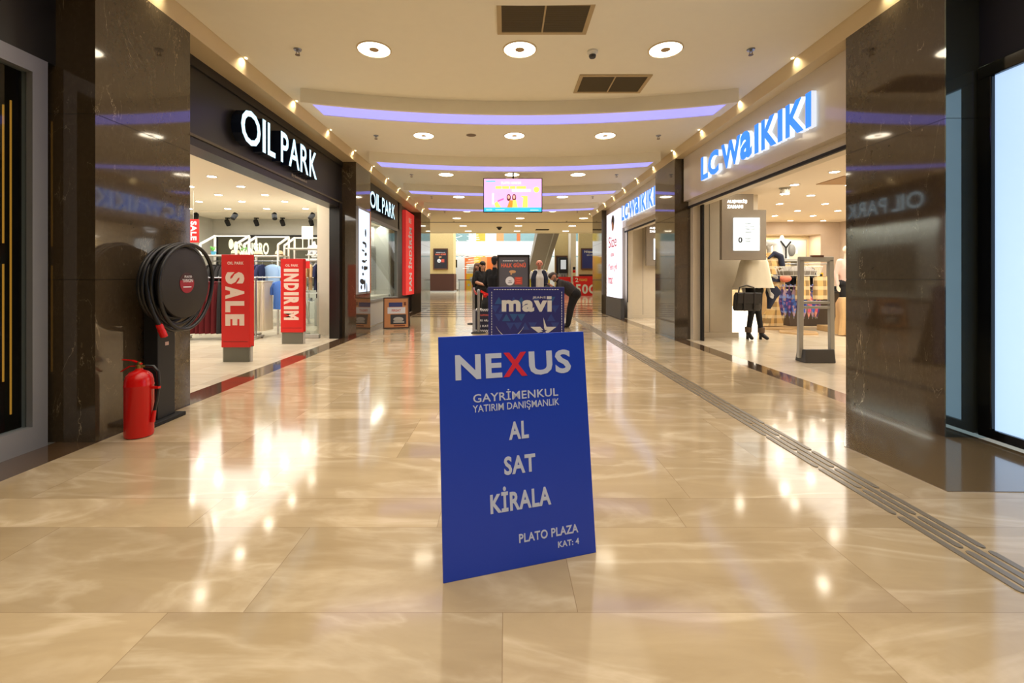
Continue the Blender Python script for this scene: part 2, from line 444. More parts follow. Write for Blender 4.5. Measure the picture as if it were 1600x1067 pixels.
# ceiling with its curved beams, cove steps and soffits
struct('ceiling', B().box(WL + .06, 3.38, -6, 18.6, ZC, ZC + .2).box(-14, 14, 18.6, 26, ZC, ZC + .3).box(-14, 14, 25.9, 26.1, ZC - .02, 6.5), m_ceil)
mb = B()
mb.hexa([(-4.0, -6, ZS), (WL + .0, -6, ZS), (WL + .0, 18.9, ZS), (-4.0, 18.9, ZS), (-4.0, -6, ZC + .2), (WL + .07, -6, ZC + .05), (WL + .07, 18.9, ZC + .05), (-4.0, 18.9, ZC + .2)])
cove_l = struct('trim_5', mb, m_cove)
mb = B()
mb.hexa([(3.44, -6, ZS), (4.3, -6, ZS), (4.3, 18.2, ZS), (3.44, 18.2, ZS), (3.37, -6, ZC + .05), (4.3, -6, ZC + .2), (4.3, 18.2, ZC + .2), (3.37, 18.2, ZC + .05)])
cove_r = struct('trim_6', mb, m_cove)
for par, x in ((cove_l, WL + .085), (cove_r, 3.355)):
    y = 1.45
    while y < 18.4:
        B().disc((x, -y), .012, .02, FD((0, 0, ZC)), .008, 0, 14).build('spotlight', m_spot, par)
        l = bpy.data.lights.new('cove_lamp', 'SPOT'); l.spot_size = R(125); l.spot_blend = 1.0; l.energy = 6.0; l.color = (1, .88, .62); l.shadow_soft_size = .012
        o = bpy.data.objects.new('cove_lamp', l); o.location = (x + (.0 if x < 0 else 0), y, ZC - .012); o.rotation_euler = (0, R(-38 if x < 0 else 38) * -1, 0); col.objects.link(o)
        y += 1.29
def beam(i, yc):
    Rr = 9.87; xc = 0.19
    arc = lambda x: yc - Rr + math.sqrt(Rr * Rr - (x - xc) ** 2)
    n = 36
    def band(x0, x1, d0, d1):
        xs = [x0 + (x1 - x0) * k / n for k in range(n + 1)]
        return [(x, arc(x) + d0) for x in xs] + [(x, arc(x) + d1) for x in xs[::-1]]
    mb = B(); Z0 = 3.63
    # each chord is a short block so the curve stays a clean solid
    for x0, x1, d0, d1 in ((-2.78, 3.16, 0, .05), (-2.78, 3.16, .47, .56), (-2.78, -2.66, .05, .47), (3.04, 3.16, .05, .47)):
        mb.prism(band(x0, x1, d0, d1), Matrix.Translation((0, 0, Z0)), ZC - Z0 + .02)
    o = struct('trim_%d' % (10 + i), mb, m_ceil)
    B().prism(band(-2.66, 3.04, .05, .47), Matrix.Translation((0, 0, Z0 + .012)), .02).build('light_strip', m_purple, o)
for i in range(-1, 4): beam(i + 1, 6.62 + 3.1 * i - (.1 if i < 0 else 0))
struct('trim_7', B().box(-12, 12, 20.95, 21.05, ZC - .02, ZC + .01), m_grey)
# marble pillars
def pillar(n, x0, x1, y0, y1, mm=None, side=None):
    mb = B()
    zs = [0, 1.238, 2.498, ZS]
    for a, b in zip(zs[:-1], zs[1:]):
        mb.box(x0, x1, y0, y1, a, b - (.004 if b < ZS else 0))
    mb.box(x0 + .004, x1 - .004, y0 + .004, y1 - .004, 0, ZS - .01, 1)
    return struct(n, mb, [mm or m_marble, m_blackmat])
pillar('pillar_left_near', -3.9, WL, 3.46, 4.5)
pillar('pillar_left_middle', -3.46, WL, 9.5, 10.5)
pillar('pillar_left_far', -4.3, WL, 16.8, 18.8, mat('mirror_marble', (90, 82, 66), .06, .35))
pr = pillar('pillar_right_near', WR, 4.0, 3.565, 4.6)
B().box(WR, 4.0, 3.555, 3.565, 0, 2.494).box(WR, 4.0, 3.555, 3.565, 2.498, ZS).build('mirror_panel', mat('smoked_mirror', (120, 130, 124), .05, .8), pr)
pillar('pillar_right_middle', WR, 3.76, 9.26, 10.46)
pillar('pillar_right_far', WR, 4.4, 16.3, 18.0, MATS['mirror_marble'])
# the near left shopfront
struct('wall_left_fascia', B().box(-4.4, SL, -6, 3.46, 2.86, ZS), m_black)
B_ = B().box(-3.5, SL, 3.29, 3.40, 0, 2.86).box(-3.5, SL, -6, 3.29, 2.74, 2.86).box(-3.5, SL, -6, 3.29, 0.0, .17).box(-3.5, SL, 1.0, 1.08, .17, 2.74)
win1 = struct('window_1', B_, m_alu)
B().box(-3.475, -3.465, -6, 3.29, .17, 2.74).build('pane', m_glass, win1)
struct('wall_left_near_shop', B().box(-4.6, -4.5, -6, 3.9, 0, 2.9).box(-4.5, -3.5, 3.42, 3.46, 0, 2.9).box(-3.72, -3.66, 3.24, 3.42, .1, 2.86).box(-4.5, -3.5, -6, 3.42, 2.87, 2.9).box(-4.5, -3.44, -6, 3.42, -.1, .01), m_blackmat)
for k, (y0, z0, z1) in enumerate(((3.33, .25, 2.55), (3.28, 1.5, 2.5), (3.28, .5, 1.35))):
    o = B().box(-3.63, -3.622, y0, y0 + .008, z0, z1).build('gold_strip_light', mat('gold_glow', (190, 132, 48), .4, emit=.6))
    tag(o, ['gold vertical light strip behind dark left shop window, farther from door frame', 'upper short gold light strip behind dark left shop window', 'lower short gold light strip behind dark left shop window'][k], 'strip light')
# sensored-off right side: lit advertising screen in a black frame
struct('wall_right_near', B().box(3.78, 4.3, -6, 3.56, 0, ZS).box(3.70, 3.8, -6, 3.56, 2.86, ZS), m_blackmat)
t = thing('advertising_screen', 'large glowing pale blue screen in black frame at the right edge', 'screen', (3.7, 2.6, 0))
B().box(-.03, .08, -1.4, .94, 0.03, .10).box(-.03, .08, -1.4, .94, 2.78, 2.88).box(-.03, .08, .84, .94, .1, 2.78).box(-.03, .08, -1.4, -1.3, .1, 2.78).build('frame', m_blackgloss, t, bevel=.008)
B().box(.0, .06, -1.3, .84, .1, 2.78).build('display', mat('screen_glow', (178, 211, 250), .3, emit=1.0), t)
# OIL PARK shopfront (left)
fl = struct('wall_left_fascia_shop', B().box(-3.75, SL, 4.5, 9.5, 2.80, ZS), m_black)
struct('trim_8', B().box(-3.70, SL - .005, 4.5, 9.5, 2.70, 2.80).box(SL - .03, SL + .012, 4.5, 9.5, 2.795, 2.825, 1).box(SL - .02, SL + .02, 4.5, 9.5, 3.56, ZS).box(-3.62, SL + .01, 9.34, 9.5, 0, 2.8), [m_black, mat('bronze_trim', (96, 88, 66), .35, .3)])
struct('wall_left_shop', B().box(-9.1, -9.0, 3.5, 14.2, 0, 3.2).box(-9.1, -3.6, 14.0, 14.2, 0, 3.2).box(-9.1, -3.6, 3.45, 3.55, 0, 3.2), m_wallgrey)
struct('ceiling', B().box(-9.1, -3.5, 3.5, 11.9, 3.0, 3.1).box(-9.1, -3.5, 11.9, 14.1, 3.06, 3.16).box(-9.1, -3.5, 11.88, 11.95, 2.97, 3.1), m_shopceil)
struct('wall_left_partition', B().box(-4.12, -3.46, 9.95, 10.05, 0, 3.05).box(-4.12, -4.06, 10.05, 16.0, 0, 3.05).box(-4.12, -3.5, 14.62, 14.72, 0, 3.6), m_cream)
# second OIL PARK front: fascia, glazed window over a pale panel
struct('wall_left_fascia_window', B().box(-3.75, SL, 10.5, 14.62, 2.80, ZS).box(-3.6, SL, 14.45, 15.0, 0, ZS).box(-3.75, SL - .06, 15.0, 16.8, 0, ZS), m_black)
win2 = struct('window_2', B().box(-3.52, SL, 10.5, 10.58, 0, 2.8).box(-3.52, SL, 14.37, 14.45, 0, 2.8).box(-3.52, SL, 10.58, 14.37, 2.72, 2.8).box(-3.52, SL, 10.58, 14.37, .62, .68), m_grey)
B().box(-3.475, -3.465, 10.58, 14.37, .68, 2.72).build('pane', m_glass, win2)
B().box(-3.48, -3.45, 10.58, 14.37, 0.02, .62).build('lower_panel', m_lgrey, win2)
struct('ceiling', B().box(-4.1, -3.5, 10.0, 14.7, 2.85, 2.95), m_shopceil)
# LC front (right)
struct('wall_right_fascia', B().box(3.6, 4.0, 4.6, 9.2, 2.79, ZS - .002), mat('glossy_white_fascia', (214, 204, 190), .12, noise=.01))
struct('trim_9', B().box(3.72, 4.0, 4.6, 9.3, 2.70, 2.80).box(3.70, 3.74, 4.6, 9.3, 2.66, 2.70, 1).box(3.76, 3.9, 9.12, 9.26, 0, 2.8).box(3.9, 3.93, 9.0, 9.12, 0, 2.7, 1), [m_cream, m_blackmat])
struct('wall_right_shop', B().box(10.5, 10.6, 3.6, 14.5, 0, 3.2).box(3.9, 10.6, 14.9, 15.0, 0, 3.2).box(3.9, 10.6, 3.6, 3.7, 0, 3.2).box(6.6, 9.9, 14.3, 14.9, 2.62, 3.05).box(9.9, 10.6, 14.3, 14.9, 0, 3.05).box(6.5, 6.6, 14.3, 14.9, 0, 3.05), mat('blush_wall', (214, 196, 178), .8))
struct('ceiling', B().box(3.9, 10.6, 3.6, 15.0, 3.0, 3.1), mat('shop_ceiling_blush', (242, 228, 208), .9, noise=.01))
struct('wall_right_partition', B().box(3.93, 4.78, 9.6, 9.72, 0, 3.0).box(4.78, 5.32, 9.6, 9.72, 1.0, 3.0).box(3.93, 4.9, 9.56, 9.6, 0, .10).box(4.30, 4.305, 9.594, 9.6, .1, 3.0, 1), [m_cream, m_grey])
struct('wall_right_partition_far', B().box(3.9, 6.5, 14.2, 14.3, 0, 3.0).box(3.9, 6.5, 14.16, 14.2, 0, .1).box(4.28, 4.29, 14.194, 14.2, .1, 3.0, 1), [m_cream, m_grey])
struct('wall_right_fascia_window', B().box(3.6, 4.0, 10.46, 14.35, 2.79, ZS - .002).box(3.6, 4.0, 14.35, 16.3, 0, ZS - .002), MATS['glossy_white_fascia'])
struct('trim_18', B().box(3.72, 4.0, 10.46, 14.2, 2.70, 2.80).box(3.70, 3.74, 10.46, 14.2, 2.66, 2.70, 1).box(3.74, 3.9, 13.95, 14.2, 0, 2.7).box(3.72, 3.74, 13.9, 13.95, .5, 2.7, 1), [m_cream, m_blackmat])
# behind the camera: the corridor goes on a little and ends
struct('wall_back', B().box(-5, 5, -6.2, -6, 0, 4.2), m_cream)
# far hall
struct('wall_left_hall', B().box(-14.2, -14, 18.6, 60, 0, 9).box(-14, -4.3, 18.6, 18.8, 0, ZC), m_yellowwall)
struct('wall_right_hall', B().box(14, 14.2, 18, 60, 0, 9).box(4.4, 14, 17.8, 18.0, 0, ZC), m_yellowwall)
# ---------------------------------------------------------------- blue estate board in the foreground
bo = Vector((0.079, 1.965, 0)); u = Vector((.953, .302, 0)); v = Vector((-.302 * .125, .953 * .125, .989)).normalized(); nz = u.cross(v)
t = thing('sandwich_board', 'blue sandwich board with silver lettering and one red X in the foreground', 'sign board', bo)
Mb = frame((-u * .35), u, v, nz)
B().box(0, .70, 0, 1.0, -.012, 0, 0, Mb).build('front_panel', [m_blue], t, bevel=.002)
hb = -nz; hb = Vector((-.302, .953, 0))
v2 = Vector((.302 * .36, -.953 * .36, .985)).normalized()
Mr = frame((-u * .10 + hb * .40), u, Vector((.302 * .30, -.953 * .30, .80)).normalized(), u.cross(v2))
B().box(0, .20, 0, .84, -.01, 0, 0, Mr).build('rear_strut', m_blue, t, bevel=.002)
mb = B()
for s, x0, x1, y0, y1, bd in (('NE', .071, .284, .81, .918, .03), ('US', .414, .624, .81, .919, .03), ('GAYRİMENKUL', .147, .551, .709, .757, .010),
                              ('YATIRIM DANIŞMANLIK', .144, .554, .659, .700, .006), ('AL', .305, .398, .536, .613, .03), ('SAT', .277, .424, .389, .467, .03),
                              ('KİRALA', .209, .491, .239, .343, .03), ('PLATO PLAZA', .333, .616, .101, .138, .02), ('KAT: 4', .514, .617, .052, .077, .02)):
    B().text(s, Mb, x0, x1, y0, y1, .0015, bold=bd).build('lettering', m_txtg, t)
o = B().text('X', Mb, .290, .404, .81, .918, .0017, bold=.03).build('letter_x', mat('red_lettering', (216, 40, 66), .5), t); o['label'] = 'red letter X'

# ---------------------------------------------------------------- jeans board behind it
k = .009; Yj = 6.4
def mv(x, y): return (k * (x / 9.41 - 60), 1.25 - k * (y / 9.41 - 14))
t = thing('sandwich_board', 'dark blue jeans sandwich board with triangle pattern, white stitching and star', 'sign board', (.29, Yj, 0))
x0, x1 = -.245, .828
B().box(x0 - .29, x1 - .29, 0, .05, .04, 1.12).box(x0 - .29, x1 - .29, .35, .38, 0, .06, 0).build('panel', mat('indigo_print', (38, 42, 110), .4), t, bevel=.006)
mb = B()
mb.hexa([(x0 - .26, .35, 0), (x1 - .32, .35, 0), (x1 - .32, .38, 0), (x0 - .26, .38, 0), (x0 - .26, .03, 1.1), (x1 - .32, .03, 1.1), (x1 - .32, .06, 1.1), (x0 - .26, .06, 1.1)])
mb.build('rear_stand', m_dgrey, t)
J = FC((-.29, 0, 0)); mb = B(); random.seed(3)
for r in range(5):
    for c in range(9):
        if random.random() < .5: continue
        xx = x0 + .10 + c * .105 + (r % 2) * .05; zz = 1.0 - r * .12; s = .06
        up = random.random() < .5
        if xx + s > x1 - .05: continue
        p = [(xx - s, zz), (xx + s, zz), (xx, zz + 2 * s * .85)] if up else [(xx, zz), (xx + s, zz + 2 * s * .85), (xx - s, zz + 2 * s * .85)]
        if p[-1][1] > 1.07: continue
        mb.prism(p, J, .001, random.choice((0, 0, 1)))
mb.build('triangle_pattern', [mat('steel_blue_print', (46, 66, 134), .4), mat('teal_blue_print', (44, 84, 138), .4)], t)
mb = B()
a0, b0 = mv(360, 305); a1, _ = mv(1390, 305)
x = a0 + .03
while x < a1 - .04: mb.box(x, x + .024, b0 - .0035, b0 + .0035, 0, .002, 0, J); x += .037
z = b0 - .03; ml, mr = B(), B()
while z > .12:
    ml.box(a0 - .0035, a0 + .0035, z - .024, z, 0, .002, 0, J); mr.box(a1 - .0035, a1 + .0035, z - .024, z, 0, .002, 0, J); z -= .037
for q in (mb, ml, mr): q.build('stitching', m_txtw, t)
mb = B()
for s, xa, xb, ya, yb, bd in (('JEANS', 960, 1155, 445, 405, .008), ('ma', 508, 985, 632, 458, .045), ('v', 978, 1178, 630, 465, .045)):
    p, q = mv(xa, ya), mv(xb, yb); mb.text(s, J, p[0], q[0], p[1], q[1], .003, bold=bd)
for xa, xb, ya, yb in ((1180, 1242, 630, 465), (1170, 1240, 445, 403)):
    p, q = mv(xa, ya), mv(xb, yb); mb.box(p[0], q[0], p[1], q[1], 0, .003, 0, J)
mb.build('lettering', mat('pale_grey_lettering', (206, 206, 204), .5, noise=0), t)
mb = B(); cx, cz = mv(1120, 915); ro, ri = .19, .075
pts = []
for i in range(10):
    a = R(90 + 36 * i); rr = ro if i % 2 == 0 else ri
    pts.append((cx + rr * math.cos(a), cz + rr * math.sin(a)))
for i in range(10):
    q = pts[(i + 1) % 10]; p = pts[i]
    if i in (0, 3): continue
    mb.prism([p, q, (cx + (q[0] - cx) * .25 + .01, cz + (q[1] - cz) * .25), (cx + (p[0] - cx) * .25 + .01, cz + (p[1] - cz) * .25)], J, .003)
mb.build('star_emblem', MATS['pale_grey_lettering'], t); mb = B()
for sgn in (1, -1):
    ax, az = mv(425 if sgn > 0 else 832, 848); bx, bz = mv(625, 1060)
    for i in range(6):
        f, g = i / 6, (i + 1) / 6
        def pt(f, o): return (ax + (bx - ax) * f, az + (bz - az) * (f ** .75) + (o * (.3 + f)))
        q = [pt(f, -.008), pt(g, -.008), pt(g, .008), pt(f, .008)]
        mb.prism(q if sgn > 0 else q[::-1], J, .003)
mb.build('gull_emblem', MATS['pale_grey_lettering'], t)

# ---------------------------------------------------------------- dark poster stand behind the jeans board
t = thing('poster_stand', 'tall dark grey poster stand with orange title behind the jeans board', 'poster stand', (.184, 10.7, 0))
B().box(-.381, -.345, -.03, .03, .1, 1.79).box(.345, .381, -.03, .03, .1, 1.79).box(-.345, .345, -.03, .03, 1.75, 1.79).box(-.345, .345, -.03, .03, .1, .15).build('frame', m_black, t, bevel=.004)
B().box(-.345, .345, -.005, .02, .15, 1.75).build('poster', mat('slate_poster', (92, 92, 100), .3), t)
for s in (-.37, .37): B().box(s - .03, s + .03, -.25, .25, 0, .1).build('foot', m_black, t)
def halk(mb, M, W, H, mo=0, mw=1, mr=2, mt=3):    # the sale poster artwork on a W x H sheet, origin at its centre
    mb.text('HALK GÜNÜ', M, -.42 * W, .42 * W, .19 * H, .30 * H, .002, mo, bold=.04)
    mb.text('HER GÜN', M, .03 * W, .36 * W, .325 * H, .36 * H, .002, mw, bold=.02)
    for q in range(5): mb.box(-.36 * W + q * .075 * W, -.30 * W + q * .075 * W, .327 * H, .35 * H, 0, .002, mw, M)
    mb.ell((-.03 * W, .09 * H, 0.0), (.12 * W, .035 * H, .003), 12, 6, mt, M); mb.box(-.1 * W, -.05 * W, .02 * H, .08 * H, 0, .003, mt, M)
    mb.disc((-.12 * W, -.12 * H), .15 * W, .15 * W, M, .002, mw)
    mb.box(.04 * W, .3 * W, -.2 * H, -.03 * H, 0, .002, mr, M)
    for q in range(3): mb.box(.1 * W, .24 * W, -.17 * H + q * .05 * H, -.155 * H + q * .05 * H, 0, .003, mo, M)
    mb.text('<', M, -.17 * W, -.06 * W, -.14 * H, -.10 * H, .003, 4); mb.box(-.18 * W, -.05 * W, -.165 * H, -.155 * H, 0, .003, 4, M)
halkm = [mat('orange_print', (236, 112, 80), .5), m_txtw, mat('coral_print', (190, 74, 62), .5), mat('tan_print', (206, 160, 110), .5), m_txtk]
mb = B(); halk(mb, FC((0, -.006, 1.3)), .69, 1.03); mb.build('artwork', halkm, t)

# ---------------------------------------------------------------- queue barrier, checkered sign, plinth and bag
def stanchion(loc, label):
    t = thing('stanchion', label, 'barrier post', loc, 0, 'queue barrier posts')
    B().lathe([(.17, 0), (.17, .012), (.15, .022), (.04, .03)], n=28).build('base', m_blackmat, t, smooth=True)
    B().lathe([(.031, .025), (.031, .9), (.036, .905), (.036, .98), (.03, .99)], n=16).build('pole', m_silver, t, smooth=True)
    return t
stanchion((-.61, 10.3, 0), 'silver barrier post in front of the checkered sign')
stanchion((-.865, 12.3, 0), 'silver barrier post standing farther back at the left end of the red belt')
stanchion((.05, 10.15, 0), 'silver barrier post hidden behind the jeans board')
for a, b, l in (((-.616, 10.345), (-.859, 12.255), 'red belt strung between the two visible barrier posts'), ((-.565, 10.29), (.005, 10.16), 'red belt running right from the near barrier post to behind the jeans board')):
    mb = B(); n = 10
    P = [Vector((a[0] + (b[0] - a[0]) * i / n, a[1] + (b[1] - a[1]) * i / n, .955 - .10 * (1 - (2 * i / n - 1) ** 2))) for i in range(n + 1)]
    for p, q in zip(P[:-1], P[1:]): mb.bar(p - Vector((0, 0, .0)), q, .006, 0, .05)
    tag(mb.build('barrier_belt', m_red), l, 'barrier belt')
t = thing('checkered_sign', 'low dark sign with black and white checkered border beside barrier posts', 'sign', (-.51, 10.62, 0))
mb = B().box(-.26, .26, 0, .03, 0, .51, 0)
n = 22
for i in range(n):
    for j in range(2):
        xx = -.26 + .52 * i / n; w_ = .52 / n
        for zz in (.47, .0):
            if (i + j) % 2 == 0: mb.box(xx, xx + w_, -.003, 0, zz + j * .02, zz + j * .02 + .02, 1)
for i in range(22):
    for j in range(3):
        zz = .04 + .0195 * i
        for xx in (-.26, .194):
            if (i + j) % 2 == 0: mb.box(xx + j * .022, xx + j * .022 + .022, -.003, 0, zz, zz + .0195, 1)
mb.build('panel', [mat('navy_sign', (40, 42, 62), .4), m_txtw], t)
B().text('BU ARAÇ', FC((0, -.001, 0)), -.10, .18, .22, .28, .002, bold=.03).text('2 KATLI', FC((0, -.001, 0)), -.10, .17, .10, .15, .002, bold=.02).build('lettering', m_txtw, t)
B().text('KUPONLA', FC((0, -.001, 0)), -.10, .18, .36, .40, .002, bold=.03).build('red_lettering', mat('coral_print2', (226, 100, 88), .5), t)
tag(B().box(-.72, -.26, 10.85, 11.2, 0, .5).build('plinth', m_white, bevel=.01), 'white low plinth behind the checkered sign', 'plinth')
t = thing('bag', 'small black bag with red top standing on the white plinth behind the barrier', 'bag', (-.50, 11.0, .5))
B().lathe([(.075, 0), (.095, .04), (.09, .16), (.05, .25), (.035, .28)], n=20).build('body', m_blackmat, t, smooth=True)
B().lathe([(.036, .275), (.045, .30), (.04, .34), (.015, .36)], n=16).build('cap', m_red, t, smooth=True)

# ---------------------------------------------------------------- shop signs
def letter_sign(name, label, cat, loc, M, letters, z0, z1, mats, d, bold, back=0.0):
    t = thing(name, label, cat, loc)
    for ch, a, b in letters:
        B().text(ch, M, a, b, z0, z1, d, 0, 1, bold, back).build('letter', mats, t, smooth=False)
    return t
oilm = [mat('cool_white_sign_face', (196, 236, 255), .4, emit=1.25), mat('navy_letter_side', (10, 22, 44), .4)]
def px2y(px, X): return X * 711 / (px - CX)
ly = lambda a, b: (px2y(a, -3.28) - 6.8, px2y(b, -3.28) - 6.8)
oil = [(c, *ly(a, b)) for c, a, b in (('O', 378, 408.5), ('I', 411.5, 416.5), ('L', 419.5, 431.5), ('P', 440, 452), ('A', 452.5, 469), ('R', 470.5, 483), ('K', 484.5, 496))]
t = letter_sign('shop_sign', 'white lit OIL PARK lettering on the near black fascia', 'shop sign', (-3.42, 6.8, 0), FL(), oil, 2.955, 3.405, oilm, .13, .014)
B().text('By bomeisandoll', FL(), .47, 1.02, 2.86, 2.92, .01, bold=.01).build('small_lettering', mat('tagline_grey', (190, 184, 176), .5), t)
sc2 = 2.49 / 2.27; o0 = oil[0][1]
oil2 = [(c, (a - o0) * sc2 - 1.2, (b - o0) * sc2 - 1.2) for c, a, b in oil]
letter_sign('shop_sign', 'white lit OIL PARK lettering on the farther black fascia above the glazed window', 'shop sign', (-3.42, 12.27, 0), FL(), oil2, 2.98, 3.40, oilm, .12, .014)
lcm = [mat('sky_blue_sign_face', (44, 132, 255), .35, emit=.95), mat('white_halo_return', (226, 238, 255), .4, emit=.8)]
ry = lambda a, b: (6.8 - px2y(a, 3.49), 6.8 - px2y(b, 3.49))
lc = [(c, *ry(a, b)) for c, a, b in (('L', 1092.5, 1103.5), ('C', 1103.5, 1120), ('W', 1124, 1154), ('a', 1153, 1171.5), ('I', 1175.5, 1182), ('K', 1186, 1209.5), ('I', 1211.5, 1219), ('K', 1223.5, 1252), ('I', 1254.5, 1263.5))]
letter_sign('shop_sign', 'blue lit LC Waikiki lettering with white glow on the near white fascia', 'shop sign', (3.60, 6.8, 0), FR(), lc, 2.996, 3.405, lcm, .06, .04, .02)
lc2 = [(c, (a - lc[0][1]) * 1.04 - 1.5, (b - lc[0][1]) * 1.04 - 1.5) for c, a, b in lc]
letter_sign('shop_sign', 'blue lit LC Waikiki lettering on the farther white fascia beyond the marble pillar', 'shop sign', (3.60, 12.3, 0), FR(), lc2, 2.97, 3.42, lcm, .06, .04, .02)
# lit poster box on the middle left pillar
t = thing('light_box', 'tall pale blue lit poster of small dark shoe pictures on the left marble pillar', 'light box', (WL, 9.9, .9))
mb = B().box(0, .05, -.42, .46, 0, 1.85)
mb.build('case', m_alu, t, bevel=.004)
B().box(.05, .055, -.38, .36, .05, 1.80).build('poster', mat('poster_glow', (206, 230, 255), .4, emit=.95), t)
B().box(.0, .056, .38, .46, 0, 1.85).build('copper_edge', mat('copper', (200, 140, 104), .4, .3), t)
mb = B(); random.seed(5)
for yy, zz, a, b in ((.18, 1.32, .05, .09), (-.1, 1.1, .12, .03), (.15, 1.05, .05, .06), (-.2, .92, .10, .02), (.12, .86, .08, .04), (-.1, .70, .14, .03), (.15, .72, .06, .02), (-.22, .55, .05, .04), (.02, .56, .10, .05), (.2, .55, .07, .04), (-.15, .42, .06, .03), (-.2, .25, .16, .06), (.0, .2, .05, .12), (-.25, .12, .05, .05), (.15, .1, .03, .14)):
    mb.disc((yy, zz), a, b, frame((.055, 0, 0), (0, math.cos(.5 * yy), math.sin(.5 * yy)), (0, -math.sin(.5 * yy), math.cos(.5 * yy)), (1, 0, 0)), .002, 0, 9)
mb.build('shoe_pictures', m_txtk, t)
# red vertical banner
t = thing('banner', 'tall red vertical sale banner with white letters on the far left black panel', 'banner', (-3.48, 16.0, .66))
t.location.x = -3.48
B().box(0, .12, -.66, .72, 0, 2.88).build('panel', mat('coral_red_glow', (232, 58, 56), .5, emit=.35), t)
V = frame((.12, 0, 0), (0, 0, 1), (0, -1, 0), (1, 0, 0))
mb = B(); mb.text('PAN İNDİRİM', V, .12, 2.36, -.30, .30, .004, bold=.04)
mb.text('SALE', FL((.12, 0, 0)), -.2, .2, 2.5, 2.68, .004, bold=.02); mb.build('lettering', m_txtw, t)
# right lit poster with woman's head
t = thing('light_box', 'tall white lit poster with red writing on grey plinth beside the far right shop', 'light box', (3.5, 14.9, 0))
B().box(-.02, .09, -1.15, .9, 0, .62).build('plinth', m_dgrey, t, bevel=.005)
B().box(.0, .09, -.9, .85, .62, 3.40).build('case', mat('poster_white_glow', (232, 232, 250), .4, emit=1.0), t)
mb = B(); rf = FR((0, 0, 0))
mb.ell((.05, 3.0, 0), (.16, .22, .006), 14, 8, 1, rf); mb.ell((.05, 3.1, .002), (.2, .2, .006), 14, 8, 2, rf)
mb.ell((.03, 2.94, .004), (.12, .17, .007), 14, 8, 1, rf)
mb.text('Size', rf, -.55, .55, 2.25, 2.62, .004, 0).text('özel', rf, -.25, .2, 1.95, 2.1, .004, 0).text('Yeni yıl', rf, -.6, .6, 1.45, 1.72, .004, 0).text('fırsat', rf, -.6, .0, 1.05, 1.35, .004, 0)
mb.build('artwork', [mat('rose_red_print', (226, 70, 92), .5), m_skin, mat('dark_hair', (40, 28, 24), .6)], t)

# ---------------------------------------------------------------- shopping time displays
def time_display(loc, label, tall=1.29):
    t = thing('information_display', label, 'display', loc)
    B().box(-.44, .43, -.06, .04, 0, .98).box(-.44, .18, -.0605, .04, .98, tall).build('cabinet', mat('taupe_cabinet', (150, 140, 126), .55), t, bevel=.003)
    B().box(-.22, .28, -.10, -.06, .18, .82).build('screen', mat('white_screen_glow', (238, 250, 255), .3, emit=.85), t)
    B().text('ALIŞVERİŞ', FC((0, -.062, 0)), -.34, .05, 1.10, 1.19, .006, bold=.03).text('ZAMANI', FC((0, -.062, 0)), -.34, -.03, 1.01, 1.075, .006, bold=.03).build('title_lettering', mat('white_letter_glow', (255, 255, 255), .4, emit=1.6), t)
    B().text('0', FC((0, -.101, 0)), -.14, -.06, .33, .44, .002, bold=.03).build('digit', m_txtk, t)
    mb = B()
    for s, a, b, z in (('Kadın', .0, .11, .69), ('Kız Çocuk', .0, .18, .635), ('Erkek Çocuk', .0, .19, .58), ('Bebek', .0, .12, .525), ('Kadın', .0, .11, .40), ('Erkek', .0, .10, .345)):
        mb.text(s, FC((0, -.101, 0)), a, b, z, z + .032, .002)
    for z in (.74, .49, .26): mb.box(-.17, .17, -.102, -.1, z, z + .003)
    mb.build('list_lettering', mat('grey_lettering', (96, 112, 118), .5), t)
time_display((4.68, 8.98, 1.603), 'grey cabinet with lit white screen at the near right shop entrance, above the cream cape')
time_display((4.72, 13.9, 1.62), 'grey cabinet with lit white screen seen past the middle right marble pillar')

# ---------------------------------------------------------------- ceiling fixtures
def ring_light(loc, label, group):
    t = thing('ring_light', label, 'ceiling light', loc, 0, group)
    B().lathe([(.055, -.004), (.175, -.004), (.175, .01), (.055, .01)], n=36, caps=False).build('glowing_ring', m_ring, t)
    B().lathe([(.176, .0), (.176, -.010), (.192, -.006), (.192, .002)], n=36, caps=False).build('rim', m_cove, t)
    B().lathe([(.001, -.006), (.054, -.006), (.054, .004)], n=24, caps=False).build('centre_cap', mat('tan_cap', (186, 158, 120), .6), t)
    return t
rl = None; side = ['left', 'middle', 'right']
for r in range(-1, 5):
    Y = 5.12 + 3.1 * r
    for c, x in enumerate((-1.48, .16, 1.80)):
        lab = '%s ring light of the %s ceiling row from the camera' % (side[c], ORD[r]) if r >= 0 else '%s ring light in the ceiling %s the camera' % (side[c], 'just over' if r == -1 else 'behind')
        if rl is None: rl = ring_light((x, Y, ZC), lab, 'ring lights in the corridor ceiling')
        else: dup(rl, (x, Y, ZC), None, lab)
far = []
for r, (Y, xs) in enumerate(((19.6, (-2.1, .63, 3.36)), (22.5, (-2.1, .63, 3.3)), (25.0, (-2.05, .63, 3.3)))):
    for c, x in enumerate(xs):
        dup(rl, (x, Y, ZC), None, '%s ring light of the %s ceiling row in the far hall' % (side[c], ORD[r]), 'ring lights in the far hall')
